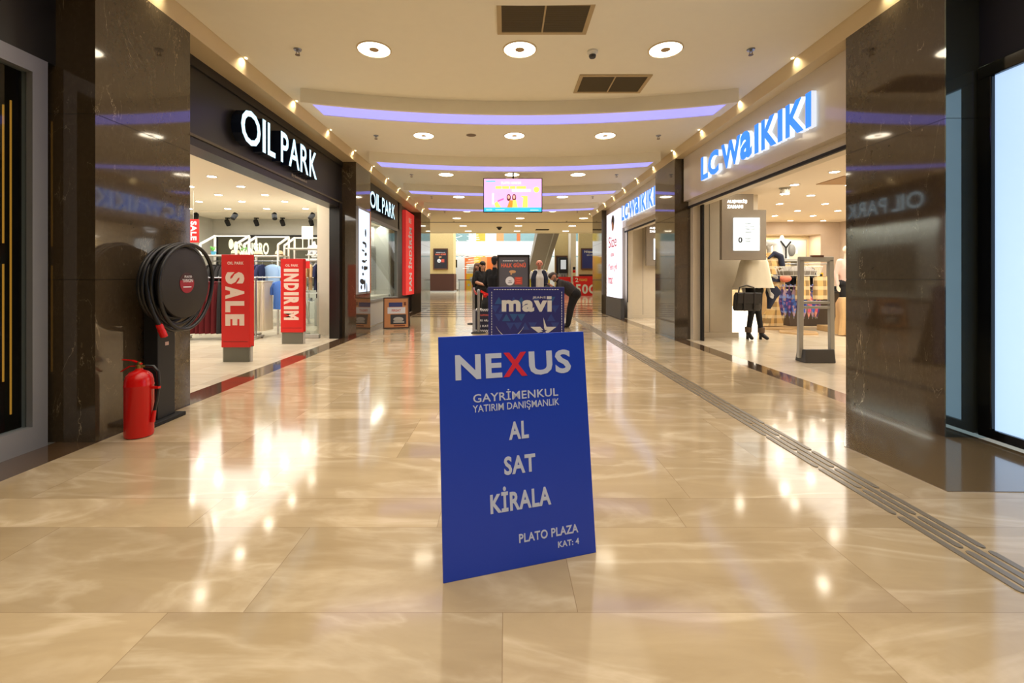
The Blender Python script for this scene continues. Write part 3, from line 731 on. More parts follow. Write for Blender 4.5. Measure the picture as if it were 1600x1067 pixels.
def vent(loc, sx, sy, label):
    t = thing('ceiling_vent', label, 'vent', loc)
    f = .045
    B().box(-sx / 2, sx / 2, -sy / 2, -sy / 2 + f, -.012, .0).box(-sx / 2, sx / 2, sy / 2 - f, sy / 2, -.012, 0).box(-sx / 2, -sx / 2 + f, -sy / 2 + f, sy / 2 - f, -.012, 0).box(sx / 2 - f, sx / 2, -sy / 2 + f, sy / 2 - f, -.012, 0).box(-.008, .008, -sy / 2 + f, sy / 2 - f, -.012, 0).build('frame', mat('beige_metal', (186, 164, 122), .5), t)
    mb = B(); y = -sy / 2 + f + .01
    mb.box(-sx / 2 + f, sx / 2 - f, -sy / 2 + f, sy / 2 - f, -.003, -.001, 1)
    while y < sy / 2 - f - .01: mb.box(-sx / 2 + f, sx / 2 - f, y, y + .006, -.009, -.003); y += .016
    mb.build('grille', [mat('olive_grille', (112, 98, 70), .5), mat('vent_shadow', (52, 44, 32), .8)], t)
    return t
vent((.38, 4.51, ZC), .93, .56, 'nearest brown return air vent in the corridor ceiling')
vent((1.40, 6.03, ZC), .92, .56, 'brown return air vent just before the purple lit beam')
sp = None
for r in range(0, 6):
    for s_, x in (('left', -2.34), ('right', 2.76)):
        lab = '%s ceiling sprinkler level with the %s row of ring lights' % (s_, ORD[r])
        Y = 5.12 + 3.1 * r
        if sp is None:
            sp = thing('sprinkler', lab, 'sprinkler', (x, Y, ZC), 0, 'ceiling sprinklers')
            B().lathe([(.001, 0), (.045, 0), (.04, -.012), (.016, -.014), (.016, -.03), (.001, -.031)], n=18, caps=False).build('escutcheon', m_silver, sp, smooth=True)
            B().bar((-.014, 0, -.03), (-.018, 0, -.06), .006).bar((.014, 0, -.03), (.018, 0, -.06), .006).lathe([(.001, -.06), (.026, -.06), (.026, -.066), (.001, -.066)], n=14, caps=False).build('head', mat('brass', (120, 100, 70), .35, .8), sp)
        else: dup(sp, (x, Y, ZC), None, lab)
t = thing('smoke_detector', 'white round smoke detector between the middle and right nearest ring lights', 'smoke detector', (.985, 5.16, ZC))
B().lathe([(.06, 0), (.06, -.02), (.045, -.03), (.04, -.045)], n=24).build('base', m_white, t, smooth=True)
B().lathe([(.038, -.045), (.036, -.052), (.040, -.056), (.034, -.075), (.01, -.08)], n=24).build('sensor', m_dgrey, t, smooth=True)
tag(B().lathe([(.005, -.004), (.085, -.004), (.09, 0)], c=(-.62, 8.2, ZC), n=28).build('ceiling_speaker', mat('speaker_grey', (128, 112, 90), .7)), 'round brown grey ceiling speaker between left and middle ring lights', 'speaker')
t = thing('security_camera', 'dark dome security camera on the far hall ceiling', 'camera', (-.32, 23.0, ZC))
B().lathe([(.14, 0), (.14, -.05), (.1, -.06)], n=20).build('mount', m_dgrey, t); B().ell((0, 0, -.06), (.1, .1, .1)).build('dome', m_blackgloss, t, smooth=True)
tag(B().box(1.6, 2.3, 24.0, 24.5, ZC - .02, ZC).build('ceiling_vent', mat('vent_shadow', (52, 44, 32), .8)), 'small dark vent in the far hall ceiling', 'vent')
# hanging screen
t = thing('hanging_screen', 'television with pink and yellow advertisement hanging from the ceiling', 'screen', (.175, 11.0, 2.83))
B().box(-.715, .715, 0, .07, 0, .83).build('casing', m_blackgloss, t, bevel=.006)
B().box(-.695, .695, -.004, 0, .12, .81).build('picture', mat('pink_picture', (246, 190, 250), .4, emit=1.0), t)
B().box(-.695, .695, -.004, 0, .02, .12).build('banner_strip', mat('cyan_picture', (60, 200, 232), .4, emit=1.0), t)
B().tube([(0.01, .05, .83), (0.01, .05, .995)], .02, 12).build('ceiling_pole', m_blackmat, t)
tv = FC((0, -.004, 0)); mb = B()
em = [mat('pic_white', (255, 255, 255), .4, emit=1.0), mat('pic_yellow', (255, 238, 110), .4, emit=1.0), mat('pic_orange', (246, 150, 50), .4, emit=1.0), mat('pic_hair', (110, 44, 40), .4, emit=.8), mat('pic_skin', (240, 190, 170), .4, emit=.9), mat('pic_cyan', (90, 205, 235), .4, emit=1.0), mat('pic_pink', (236, 110, 170), .4, emit=1.0)]
mb.text("PLATO AVM'DE", tv, -.28, .2, .68, .745, .002, 0, bold=.03)
for a, b in ((-.42, -.27), (-.26, -.09), (-.07, .06), (.08, .32)): mb.box(a, b, .57, .635, 0, .002, 1, tv)
for a, b in ((-.02, .1), (.11, .25), (.27, .43)): mb.box(a, b, .50, .56, 0, .002, 0, tv)
mb.box(-.65, -.42, .735, .765, 0, .002, 5, tv); mb.disc((.57, .55), .07, .07, tv, .002, 1)
for cx in (-.10, .03):
    mb.disc((cx, .36), .05, .085, tv, .002, 3); mb.disc((cx, .37), .03, .045, tv, .003, 4)
mb.prism([(-.14, .12), (.0, .12), (.0, .29), (-.08, .30)], tv, .003, 2); mb.prism([(-.01, .12), (.12, .12), (.08, .30), (.0, .30)], tv, .004, 1)
mb.prism([(-.42, .12), (-.28, .12), (-.38, .27), (-.45, .22)], tv, .002, 1); mb.prism([(.23, .12), (.36, .12), (.36, .40), (.2, .40), (.2, .37), (.25, .36)], tv, .002, 1)
mb.prism([(-.37, .25), (-.22, .31), (-.22, .35), (-.37, .29)], tv, .002, 6); mb.box(-.5, -.46, .2, .46, 0, .002, 0, tv)
mb.text('PLATO', tv, -.64, -.5, .05, .08, .002, 0); mb.box(-.42, -.2, .06, .07, 0, .002, 0, tv); mb.box(.42, .62, .05, .06, 0, .002, 0, tv)
mb.build('artwork', em, t)

# ---------------------------------------------------------------- hose reel and extinguisher by the left pillar
t = thing('fire_hose_reel', 'large black fire hose reel on a post against the left marble pillar', 'hose reel', (-2.97, 3.99, 0))
B().box(-.13, .05, -.2, .17, 0, .035).build('base_plate', m_blackmat, t, bevel=.006)
mb = B().box(-.12, .0, -.105, .10, .035, 1.2); mb.build('post', mat('satin_black_steel', (36, 38, 42), .38, .2), t, bevel=.006)
B().box(.0, .002, -.02, .02, .66, .69).build('number_plate', mat('plate_white', (214, 180, 170), .5), t)
X = frame((0, 0, 1.205), (0, 1, 0), (0, 0, 1), (1, 0, 0))
B().lathe([(.02, .175), (.285, .175), (.305, .165), (.31, .15), (.305, .135), (.2, .13)], n=64, M=X).build('front_flange', mat('reel_black', (42, 38, 36), .5, .15), t, smooth=True)
B().lathe([(.2, .0), (.3, .0), (.31, -.01), (.3, -.02), (.2, -.025)], n=64, M=X).build('rear_flange', MATS['reel_black'], t, smooth=True)
B().lathe([(.2, -.02), (.2, .14)], n=40, M=X).build('drum', m_blackmat, t, smooth=True)
m_hose = mat('black_rubber', (22, 22, 24), .32)
for i, (xx, rr, dz, dy) in enumerate(((.10, .30, -.015, -.01), (.06, .325, -.03, -.02), (.115, .325, -.045, .0), (.03, .315, -.02, -.03), (.10, .34, -.075, .02), (.165, .335, -.075, .025))):
    pts = []
    for j in range(48):
        a = 2 * math.pi * j / 48
        sag = max(0, -math.sin(a)) * (-dz) * 2
        pts.append((xx + .02 * math.sin(a), dy + rr * math.cos(a), 1.205 + rr * .98 * math.sin(a) - sag * .6 + .01))
    B().tube(pts, .0165, 10, closed=True).build('hose_coil', m_hose, t, smooth=True)
pts = [(.07, -.29, 1.36), (.085, -.335, 1.22), (.10, -.33, 1.08), (.115, -.30, .96), (.135, -.265, .86)]
B().tube(pts, .017, 10).build('hose_end', m_hose, t, smooth=True)
Mn = frame((.135, -.265, .86), (1, 0, 0), (0, 0.93, 0.36), (.15, .33, -.93))
B().lathe([(.022, -.01), (.026, .0), (.026, .03), (.023, .032), (.027, .04), (.027, .1), (.018, .104)], n=18, M=Mn).build('nozzle', m_redpaint, t, smooth=True)
mb = B().disc((0, 0), .092, .092, X, .177, 0, 40, .0); mb.build('hub_label', mat('dark_label', (60, 26, 30), .35), t)
mb = B().prism([(.088 * math.cos(a), .088 * math.sin(a)) for a in [R(q) for q in range(165, 376, 10)]], X, .003, 0, .176)
mb.text('PLATO', X, -.03, .06, .045, .065, .002, 1, z0=.177).text('YANGIN', X, -.06, .07, .005, .035, .002, 1, z0=.178).box(-.05, .05, -.04, -.03, .178, .181, 1, X)
mb.build('label_print', [mat('crimson_label', (150, 24, 44), .4), m_txtw], t)
t = thing('fire_extinguisher', 'red fire extinguisher standing on the floor at the left pillar foot', 'fire extinguisher', (-2.90, 3.60, 0))
B().lathe([(.080, 0), (.093, .006), (.097, .02), (.097, .395), (.0985, .40), (.0985, .41), (.096, .415), (.095, .44), (.085, .48), (.06, .508), (.028, .522), (.024, .535)], n=40).build('cylinder', m_redpaint, t, smooth=True)
B().lathe([(.022, .53), (.022, .56), (.014, .565), (.014, .585)], n=16).bar((.0, 0, .552), (.05, .02, .548), .016).build('valve', mat('brass_valve', (150, 128, 70), .3, .9), t)
B().hexa([(.02, -.011, .565), (.02, .011, .565), (-.05, .011, .592), (-.05, -.011, .592), (.02, -.011, .572), (.02, .011, .572), (-.05, .011, .600), (-.05, -.011, .600)]).hexa([(-.05, -.011, .592), (-.05, .011, .592), (-.13, .011, .60), (-.13, -.011, .60), (-.05, -.011, .6), (-.05, .011, .6), (-.13, .011, .606), (-.13, -.011, .606)]).build('squeeze_lever', m_redpaint, t)
B().hexa([(.01, -.011, .55), (.01, .011, .55), (-.07, .011, .548), (-.07, -.011, .548), (.01, -.011, .556), (.01, .011, .556), (-.07, .011, .555), (-.07, -.011, .555)]).hexa([(-.07, -.011, .548), (-.07, .011, .548), (-.14, .011, .505), (-.14, -.011, .505), (-.07, -.011, .555), (-.07, .011, .555), (-.14, .011, .512), (-.14, -.011, .512)]).build('carry_handle', m_redpaint, t)
B().tube([(.04, .015, .55), (.09, .03, .545), (.125, .035, .50), (.135, .03, .40), (.125, .02, .28), (.115, .01, .2)], .012, 10).build('hose', m_hose, t, smooth=True)
B().tube([(.115, .01, .2), (.108, .0, .11)], [.013, .016], 10).build('discharge_nozzle', m_redpaint, t, smooth=True)
B().box(.09, .15, .0, .03, .372, .388).build('hose_clip', m_redpaint, t)
# orange A-board by the far left window
t = thing('sandwich_board', 'small orange wooden framed sandwich board by the left shop window', 'sign board', (-2.69, 11.2, 0))
th = .16; ub = Vector((.97, .243, 0)).normalized(); vb = Vector((-.05, .2, .975)).normalized(); zb = ub.cross(vb).normalized(); vb = zb.cross(ub)
Ma = frame(-ub * .31, ub, vb, zb)
B().box(0, .62, 0, .03, -.02, .005, 0, Ma).box(0, .62, .75, .775, -.02, .005, 0, Ma).box(0, .025, .03, .75, -.02, .005, 0, Ma).box(.595, .62, .03, .75, -.02, .005, 0, Ma).build('frame', m_dwood, t)
B().box(.025, .595, .03, .75, -.015, 0, 0, Ma).build('poster', mat('orange_poster', (206, 142, 88), .4), t)
mb = B().box(.13, .46, .54, .65, 0, .002, 0, Ma).box(.10, .53, .37, .53, 0, .002, 1, Ma).box(.17, .55, .11, .35, 0, .002, 2, Ma).box(.49, .55, .57, .66, 0, .002, 3, Ma).box(.25, .52, .055, .085, 0, .002, 3, Ma)
mb.text('FIRSAT', Ma, .2, .42, .42, .48, .003, 4, bold=.03).ell((.36, .23, .0), (.13, .06, .01), 14, 8, 5, Ma).box(.24, .5, .14, .18, 0, .004, 5, Ma)
mb.build('artwork', [mat('navy_print', (52, 60, 118), .5), m_txtw, mat('dark_photo', (52, 52, 56), .4), mat('brown_print', (120, 60, 30), .5), mat('rust_print', (200, 80, 50), .5), m_lgrey], t)
B().hexa([Vector(p) for p in ((-.28, .48, 0), (.22, .60, 0), (.22, .62, 0), (-.28, .5, 0), (-.34, .14, .74), (.22, .28, .74), (.22, .30, .74), (-.34, .16, .74))]).build('rear_leg_panel', m_dwood, t)
# tactile paving
t = thing('tactile_paving', 'grey raised guiding bars set in the floor along the right side', 'tactile paving', (0, 0, 0))
bar0 = None
m_tac = mat('grey_tactile_bar', (122, 114, 100), .35)
for c in range(4):
    x = 2.055 + c * .052; y = 1.2 + (0.3 if c % 2 else 0)
    while y < 14.0:
        if bar0 is None:
            bar0 = B().prism([(-.016, .02), (-.010, .005), (0, 0), (.010, .005), (.016, .02), (.016, .56), (.010, .575), (0, .58), (-.010, .575), (-.016, .56)], Matrix.Translation((0, 0, -.004)), .009).build('bar', m_tac, t)
            bar0.location = (x, y, 0)
        else:
            o = bar0.copy(); col.objects.link(o); o.parent = t; o.location = (x, y, 0)
        y += .6
# ---------------------------------------------------------------- people and mannequins: one continuous skinned surface each
def figure(parent, name, bones, ells, mats, voxel=0.011, smooth=6):
    """bones: (a, b, ra, rb, zone); ells: (centre, radii, zone). Every shape is fused into one surface."""
    mb = MB()
    for a, b, ra, rb, z in bones: mb.cap(a, b, ra, rb, 14)
    for c, r, z in ells: mb.ell(c, r, 20, 14)
    me = bpy.data.meshes.new(name); me.from_pydata(mb.v, [], mb.f)
    o = bpy.data.objects.new(name, me); col.objects.link(o)
    m = o.modifiers.new('r', 'REMESH'); m.mode = 'VOXEL'; m.voxel_size = voxel
    s = o.modifiers.new('s', 'SMOOTH'); s.iterations = smooth; s.factor = .5
    dg = bpy.context.evaluated_depsgraph_get()
    nm = bpy.data.meshes.new_from_object(o.evaluated_get(dg)); nm.name = name
    o.modifiers.clear(); o.data = nm; bpy.data.meshes.remove(me)
    zones = list(mats); nm.materials.clear()
    for z in zones: nm.materials.append(mats[z])
    n = len(nm.polygons); C = np.empty(n * 3); nm.polygons.foreach_get('center', C); C = C.reshape(-1, 3)
    best = np.full(n, 1e9); idx = np.zeros(n, dtype=np.int32)
    for a, b, ra, rb, z in bones:
        a, b = np.array(a), np.array(b); d = b - a; L = max(d @ d, 1e-9)
        t = np.clip(((C - a) @ d) / L, 0, 1); D = np.linalg.norm(C - (a + t[:, None] * d), axis=1) - (ra + (rb - ra) * t)
        k = D < best; best[k] = D[k]; idx[k] = zones.index(z)
    for c, r, z in ells:
        r = np.array(r); q = (C - np.array(c)); D = (np.linalg.norm(q / r, axis=1) - 1) * r.min()
        k = D < best; best[k] = D[k]; idx[k] = zones.index(z)
    nm.polygons.foreach_set('material_index', idx); nm.polygons.foreach_set('use_smooth', [True] * n); nm.update()
    o.parent = parent
    return o
BASE = dict(hipL=(.09, 0, .92), hipR=(-.09, 0, .92), kneeL=(.10, -.02, .50), kneeR=(-.10, -.02, .50), ankL=(.10, .03, .085), ankR=(-.10, .03, .085),
            toeL=(.12, -.13, .035), toeR=(-.12, -.13, .035), chest=(0, 0, 1.24), neck=(0, .01, 1.46), head=(0, -.015, 1.63),
            shL=(.175, 0, 1.40), shR=(-.175, 0, 1.40), elL=(.235, .03, 1.13), elR=(-.235, .03, 1.13), wrL=(.25, -.04, .88), wrR=(-.25, -.04, .88))
def body(J, sleeve='top', lower='bottom', bulk=1.0, face=(0, -1, 0), hand='skin', bones_extra=()):
    j = {k: np.array(x, dtype=float) for k, x in {**BASE, **J}.items()}
    b = []; lat = j['shL'] - j['shR']; lat = lat / np.linalg.norm(lat); f = np.array(face, float)
    hipc = (j['hipL'] + j['hipR']) / 2
    b.append((j['hipL'], j['hipR'], .115 * bulk, .115 * bulk, 'bottom'))
    for s in (1, -1):
        w0 = hipc + lat * s * .05 + (j['chest'] - hipc) * .25
        c0 = j['chest'] + lat * s * .065
        b.append((w0, c0, .115 * bulk, .12 * bulk, 'top'))
        b.append((c0, j['shL' if s > 0 else 'shR'] - lat * s * .03, .115 * bulk, .07 * bulk, 'top'))
    b.append((j['chest'], j['neck'], .11 * bulk, .06, 'top'))
    b.append((j['neck'], j['head'] - (j['head'] - j['neck']) * .25, .054, .052, 'skin'))
    for q in 'LR':
        b.append((j['sh' + q], j['el' + q], .062 * bulk, .047 * bulk, sleeve)); b.append((j['el' + q], j['wr' + q], .045 * bulk, .031, sleeve if sleeve != 'short' else 'skin'))
        d = j['wr' + q] - j['el' + q]; d = d / np.linalg.norm(d)
        side = np.cross(d, f); ns = np.linalg.norm(side); side = side / ns if ns > .2 else lat
        p1 = j['wr' + q] + d * .075
        b.append((j['wr' + q], p1, .026, .030, hand))
        for i, ln in enumerate((.062, .078, .074, .056)):
            o = p1 + side * ((i - 1.5) * .018)
            k = o + d * ln * .55 + f * .006; b.append((o, k, .0115, .011, hand)); b.append((k, k + d * ln * .5 + f * .022, .011, .010, hand))
        o = j['wr' + q] + d * .03 + side * -.022
        b.append((o, o + d * .045 + side * -.028 + f * .01, .014, .012, hand)); b.append((o + d * .045 + side * -.028 + f * .01, o + d * .08 + side * -.024 + f * .02, .012, .010, hand))
        b.append((j['hip' + q], j['knee' + q], .098 * bulk, .066 * bulk, lower)); b.append((j['knee' + q], j['ank' + q], .066 * bulk, .050 * bulk, lower))
        b.append((j['ank' + q] + np.array((0, 0, -.03)), j['toe' + q], .048, .038, 'shoe'))
    h = j['head']; up = h - j['neck']; up = up / np.linalg.norm(up); e = []
    rt = np.cross(f, up); rt = rt / np.linalg.norm(rt)
    b.append((h - f * .015 + up * .03, h + f * .0 + up * .02, .092, .088, 'skin')); b.append((h + up * .03, h + f * .028 - up * .075, .085, .052, 'skin'))
    b.append((h + f * .085 + up * .015, h + f * .112 - up * .025, .011, .017, 'skin'))       # nose
    b.append((h + f * .080 - up * .062 + rt * .02, h + f * .080 - up * .062 - rt * .02, .013, .013, 'skin'))   # mouth
    for s in (1, -1): b.append((h + rt * s * .088 - f * .01 + up * .02, h + rt * s * .088 - f * .005 - up * .025, .018, .013, 'skin'))
    return b + list(bones_extra), e, (h, f, up, rt)
def eyes(parent, hd):
    h, f, up, rt = hd
    for s in (1, -1):
        c = h + f * .088 + rt * s * .034 + up * .02
        B().ell(tuple(c), (.012, .012, .012), 10, 8).build('eye', m_blackmat, parent)
def hair(parent, hd, m, pieces, voxel=.011):
    h, f, up, rt = hd; bones = []
    for (a1, a2, a3), (b1, b2, b3), ra, rb in pieces:
        bones.append((h + f * a1 + up * a2 + rt * a3, h + f * b1 + up * b2 + rt * b3, ra, rb, 'h'))
    return figure(parent, 'hair', bones, [], {'h': m}, voxel, 4)
CAP = [((-.03, .055, 0), (.02, .062, 0), .093, .084), ((-.05, .02, 0), (-.055, -.03, 0), .075, .06)]
LONG = CAP + [((-.05, 0, .05), (-.06, -.16, .06), .055, .04), ((-.05, 0, -.05), (-.06, -.16, -.06), .055, .04), ((-.06, 0, 0), (-.08, -.18, 0), .07, .05)]
k_blk = mat('black_cloth', (22, 22, 24), .85); k_char = mat('charcoal_wool', (58, 54, 54), .9); k_jean = mat('pale_denim', (126, 156, 186), .85)
k_djean = mat('dark_denim', (34, 44, 70), .85); k_navy = mat('navy_cloth', (30, 36, 58), .85); k_cwht = mat('white_knit', (214, 212, 206), .85)
k_shoe = mat('black_shoe', (18, 17, 17), .5); k_hairk = mat('black_hair', (20, 16, 15), .6); k_hairb = mat('brown_hair', (96, 66, 44), .6); k_hairg = mat('grey_brown_hair', (72, 62, 56), .7)
k_yel = mat('yellow_sleeve', (196, 180, 60), .8)
def person(label, loc, rz, J, mats, hr=None, hairm=None, **kw):
    t = thing('person', label, 'person', loc, rz, None)
    b, e, hd = body(J, **kw)
    figure(t, 'body', b, e, mats); eyes(t, hd)
    if hr: hair(t, hd, hairm, hr)
    return t, hd
# bending man at the right of the jeans board (faces left)
Jb = dict(hipL=(.03, -.09, .84), hipR=(.03, .09, .84), kneeL=(-.10, -.11, .49), kneeR=(-.05, .11, .48), ankL=(-.16, -.11, .085), ankR=(-.12, .12, .085), toeL=(-.32, -.12, .035), toeR=(-.28, .13, .035),
          chest=(-.19, 0, 1.02), neck=(-.40, 0, 1.18), head=(-.505, 0, 1.265), shL=(-.33, -.19, 1.12), shR=(-.33, .19, 1.12), elL=(-.37, -.27, .88), elR=(-.40, .25, .90), wrL=(-.54, -.20, 1.02), wrR=(-.60, .14, .92))
t, hd = person('man in charcoal sweater and black trousers bending over behind the jeans board', (1.72, 11.5, 0), 0, Jb,
               {'top': k_char, 'bottom': k_blk, 'skin': m_skin, 'shoe': k_shoe}, [((-.03, .055, 0), (.02, .065, 0), .088, .078), ((-.05, .02, 0), (-.055, -.02, 0), .075, .06)], k_hairg, face=(-.86, -.14, -.45), bulk=1.3)
h, f, up, rt = hd
figure(t, 'beard', [(h + f * .055 - up * .085 + rt * .02, h + f * .055 - up * .085 - rt * .02, .045, .045, 'h'), (h + f * .02 - up * .05 + rt * .07, h + f * .05 - up * .08 + rt * .03, .022, .03, 'h'), (h + f * .02 - up * .05 - rt * .07, h + f * .05 - up * .08 - rt * .03, .022, .03, 'h')], [], {'h': mat('grey_beard', (120, 112, 104), .8)}, .011, 3)
# his black bag resting on the ledge below his hands
t = thing('backpack', 'black rounded bag top under the hands of the bending man', 'bag', (1.04, 11.42, 0))
B().lathe([(.12, 0), (.14, .05), (.15, .6), (.14, .85), (.125, .95), (.09, 1.02), (.03, 1.055)], n=24).build('body', m_blackmat, t, smooth=True)
B().tube([(-.05, 0, 1.03), (-.05, 0, 1.09), (.0, 0, 1.11), (.05, 0, 1.09), (.05, 0, 1.03)], .012, 8).build('handle', m_blackmat, t, smooth=True)
B().box(-.09, .09, -.16, -.12, .3, .65).build('pocket', m_blackmat, t, bevel=.02)
# man in open jacket facing the camera
Jv = dict(kneeL=(.09, -.05, .50), kneeR=(-.09, .04, .51), ankL=(.10, -.07, .085), ankR=(-.10, .16, .11), toeL=(.12, -.24, .035), toeR=(-.12, .02, .04), elL=(.25, .05, 1.12), wrL=(.26, -.03, .87), elR=(-.25, .02, 1.12), wrR=(-.27, -.07, .88))
t, hd = person('bald man in open navy jacket over white top and pale jeans walking toward the camera', (.95, 12.8, 0), .05, Jv,
               {'top': k_cwht, 'bottom': k_jean, 'skin': mat('ruddy_skin', (198, 128, 104), .5), 'shoe': k_shoe, 'sleeve': k_yel}, None, None, sleeve='sleeve', bulk=1.08)
jb = []
for s in (1, -1):
    jb += [((s * .155, -.045, .92), (s * .155, -.05, 1.22), .075, .085, 'a'), ((s * .155, -.05, 1.22), (s * .125, -.03, 1.40), .085, .07, 'a'), ((s * .19, 0, 1.39), (s * .245, .03, 1.22), .066, .062, 'w'), ((s * .245, .03, 1.22), (s * .25, .03, 1.13), .06, .056, 'y'), ((s * .25, .03, 1.08), (s * .26, -.03, .92), .056, .048, 'a')]
jb += [((-.08, .09, .95), (-.08, .07, 1.35), .075, .08, 'a'), ((.08, .09, .95), (.08, .07, 1.35), .075, .08, 'a'), ((-.08, .05, 1.44), (.08, .05, 1.44), .05, .05, 'w')]
figure(t, 'jacket', jb, [], {'a': k_navy, 'w': k_cwht, 'y': k_yel})
# tall man in black seen from behind, beside the poster stand
person('tall man in black hooded jacket standing left of the dark poster stand', (-.27, 11.45, 0), R(160), dict(elL=(.26, .02, 1.12), wrL=(.24, -.12, .95), head=(0, -.015, 1.66), neck=(0, .01, 1.48)),
       {'top': k_blk, 'bottom': k_djean, 'skin': m_skin, 'shoe': k_shoe}, CAP, k_hairk, bulk=1.15)
person('woman in black with long dark hair standing right in the waiting pair', (-.68, 13.4, 0), R(20), dict(elR=(-.23, -.02, 1.13), wrR=(-.02, -.16, 1.05), head=(0, -.015, 1.60), neck=(0, .01, 1.43)),
       {'top': k_blk, 'bottom': k_blk, 'skin': m_skin, 'shoe': k_shoe, 'short': k_blk}, LONG, k_hairk, sleeve='short', bulk=1.02)
person('woman in black with brown hair standing left in the waiting pair', (-.86, 13.75, 0), R(70), dict(head=(0, -.015, 1.56), neck=(0, .01, 1.39), chest=(0, 0, 1.18), shL=(.165, 0, 1.34), shR=(-.165, 0, 1.34)),
       {'top': k_blk, 'bottom': k_blk, 'skin': m_skin, 'shoe': k_shoe}, LONG, k_hairb)
person('person with light brown hair in black partly hidden by the dark poster stand', (.60, 13.6, 0), R(-30), dict(head=(0, -.015, 1.52), neck=(0, .01, 1.36), chest=(0, 0, 1.15), shL=(.165, 0, 1.31), shR=(-.165, 0, 1.31)),
       {'top': k_blk, 'bottom': k_blk, 'skin': m_skin, 'shoe': k_shoe}, LONG, k_hairb)

# ---------------------------------------------------------------- far hall and atrium
def wallbox(name, x0, x1, y0, y1, z0, z1, m): return struct(name, B().box(x0, x1, y0, y1, z0, z1), m)
struct('pillar_left_hall', B().box(-6.7, -4.6, 40, 42, 1.6, 9).box(-6.72, -4.55, 39.95, 42, .1, 1.6, 1).box(-6.8, -4.5, 39.8, 42, 0, .1, 2), [m_yellowwall, m_wains, m_lgrey])
struct('wall_right_atrium', B().box(3.9, 5.0, 36, 36.3, 0, 9).box(4.95, 5.35, 34.6, 36.2, 0, 9, 1).box(5.35, 9, 33.2, 33.6, 0, 9).box(5.35, 9, 33.15, 33.2, 0, 1.5, 2), [m_yellowwall, m_cream, m_wains])
def poster_frame(name, label, loc, W, H, fm, pm):
    t = thing(name, label, 'poster', loc)
    f = .09
    B().box(-W / 2, W / 2, -.06, 0, 0, f).box(-W / 2, W / 2, -.06, 0, H - f, H).box(-W / 2, -W / 2 + f, -.06, 0, f, H - f).box(W / 2 - f, W / 2, -.06, 0, f, H - f).build('frame', fm, t, bevel=.01)
    B().box(-W / 2 + f, W / 2 - f, -.03, 0, f, H - f).build('sheet', pm, t)
    return t
m_frame = mat('walnut_frame', (96, 58, 34), .4)
t = poster_frame('framed_poster', 'brown framed dark poster with orange title on the left yellow pillar', (-5.7, 39.94, 1.98), 1.3, 1.85, m_frame, mat('dark_poster', (42, 40, 46), .4))
mb = B(); halk(mb, FC((0, -.031, .95)), 1.1, 1.6); mb.build('artwork', halkm, t)
t = poster_frame('framed_poster', 'brown framed blue poster with white heading on the right yellow wall', (6.35, 33.14, 1.85), 1.75, 1.55, m_frame, mat('blue_poster', (44, 48, 104), .4))
B().text('Nişantaşı', FC((0, -.031, 0)), -.62, .5, 1.18, 1.38, .004, bold=.03).text('2019', FC((0, -.031, 0)), -.45, -.05, 1.0, 1.1, .004).build('lettering', mat('cream_lettering', (226, 216, 190), .5), t)
t = poster_frame('framed_board', 'brown framed board behind the ticket machine on the right yellow wall', (4.42, 35.98, 1.5), .95, 1.5, m_frame, mat('dark_poster', (42, 40, 46), .4))
t = thing('ticket_machine', 'black machine with pale screen standing before the right yellow wall', 'machine', (4.35, 34.6, 0))
B().box(-.3, .3, -.3, .3, 0, 1.6).build('cabinet', m_grey, t, bevel=.02); B().box(-.32, .34, -.32, .3, 1.6, 2.75).build('head', m_blackmat, t, bevel=.03); B().box(-.2, .2, -.34, -.32, 1.9, 2.6).build('screen', mat('pale_screen', (190, 196, 200), .3, emit=.6), t)
for q in range(3): B().tube([(-.2 + q * .2, -.33, .4), (-.2 + q * .2, -.33, 1.5)], .04, 8).build('tube', m_silver, t)
def red_banner(loc, W, H, label, big):
    t = thing('banner', label, 'banner', loc)
    B().box(-W / 2, W / 2, 0, .08, 0, H).build('panel', m_red, t)
    if big:
        B().text('2', FC((0, -.002, 0)), -W / 2 + .12, -W / 2 + .34, .95, 1.25, .004, bold=.02).text('5', FC((0, -.002, 0)), -W / 2 + .15, -W / 2 + .52, .12, .80, .004, bold=.03).text('0CI', FC((0, -.002, 0)), -W / 2 + .60, W / 2 - .1, .12, .80, .004, bold=.03).build('lettering', mat('pale_lettering', (222, 216, 190), .5), t)
        B().text('YILBAŞI', FC((0, -.002, 0)), -W / 2 + .38, -W / 2 + .95, .98, 1.2, .004, bold=.02).build('script_lettering', mat('gold_lettering', (226, 180, 80), .5), t)
    else: B().box(-.2, .2, -.004, 0, H * .7, H * .75).build('lettering', m_txtw, t)
red_banner((5.75, 32.0, 0), 1.95, 1.36, 'wide red sale banner with large pale digits standing in the right far hall', True)
red_banner((4.40, 34.0, .0), .95, 1.32, 'small red banner left of the wide red sale banner', False)
t = thing('display_post', 'narrow striped display post between the two red banners', 'post', (5.0, 33.2, 0))
mb = B()
for q in range(8): mb.box(-.09, .09, -.09, .09, .3 + q * .22, .3 + q * .22 + .2, q % 3)
mb.box(-.2, .2, -.15, .15, 0, .3, 1); mb.build('cards', [m_redpaint, m_blackmat, mat('card_yellow', (216, 196, 130), .5)], t)
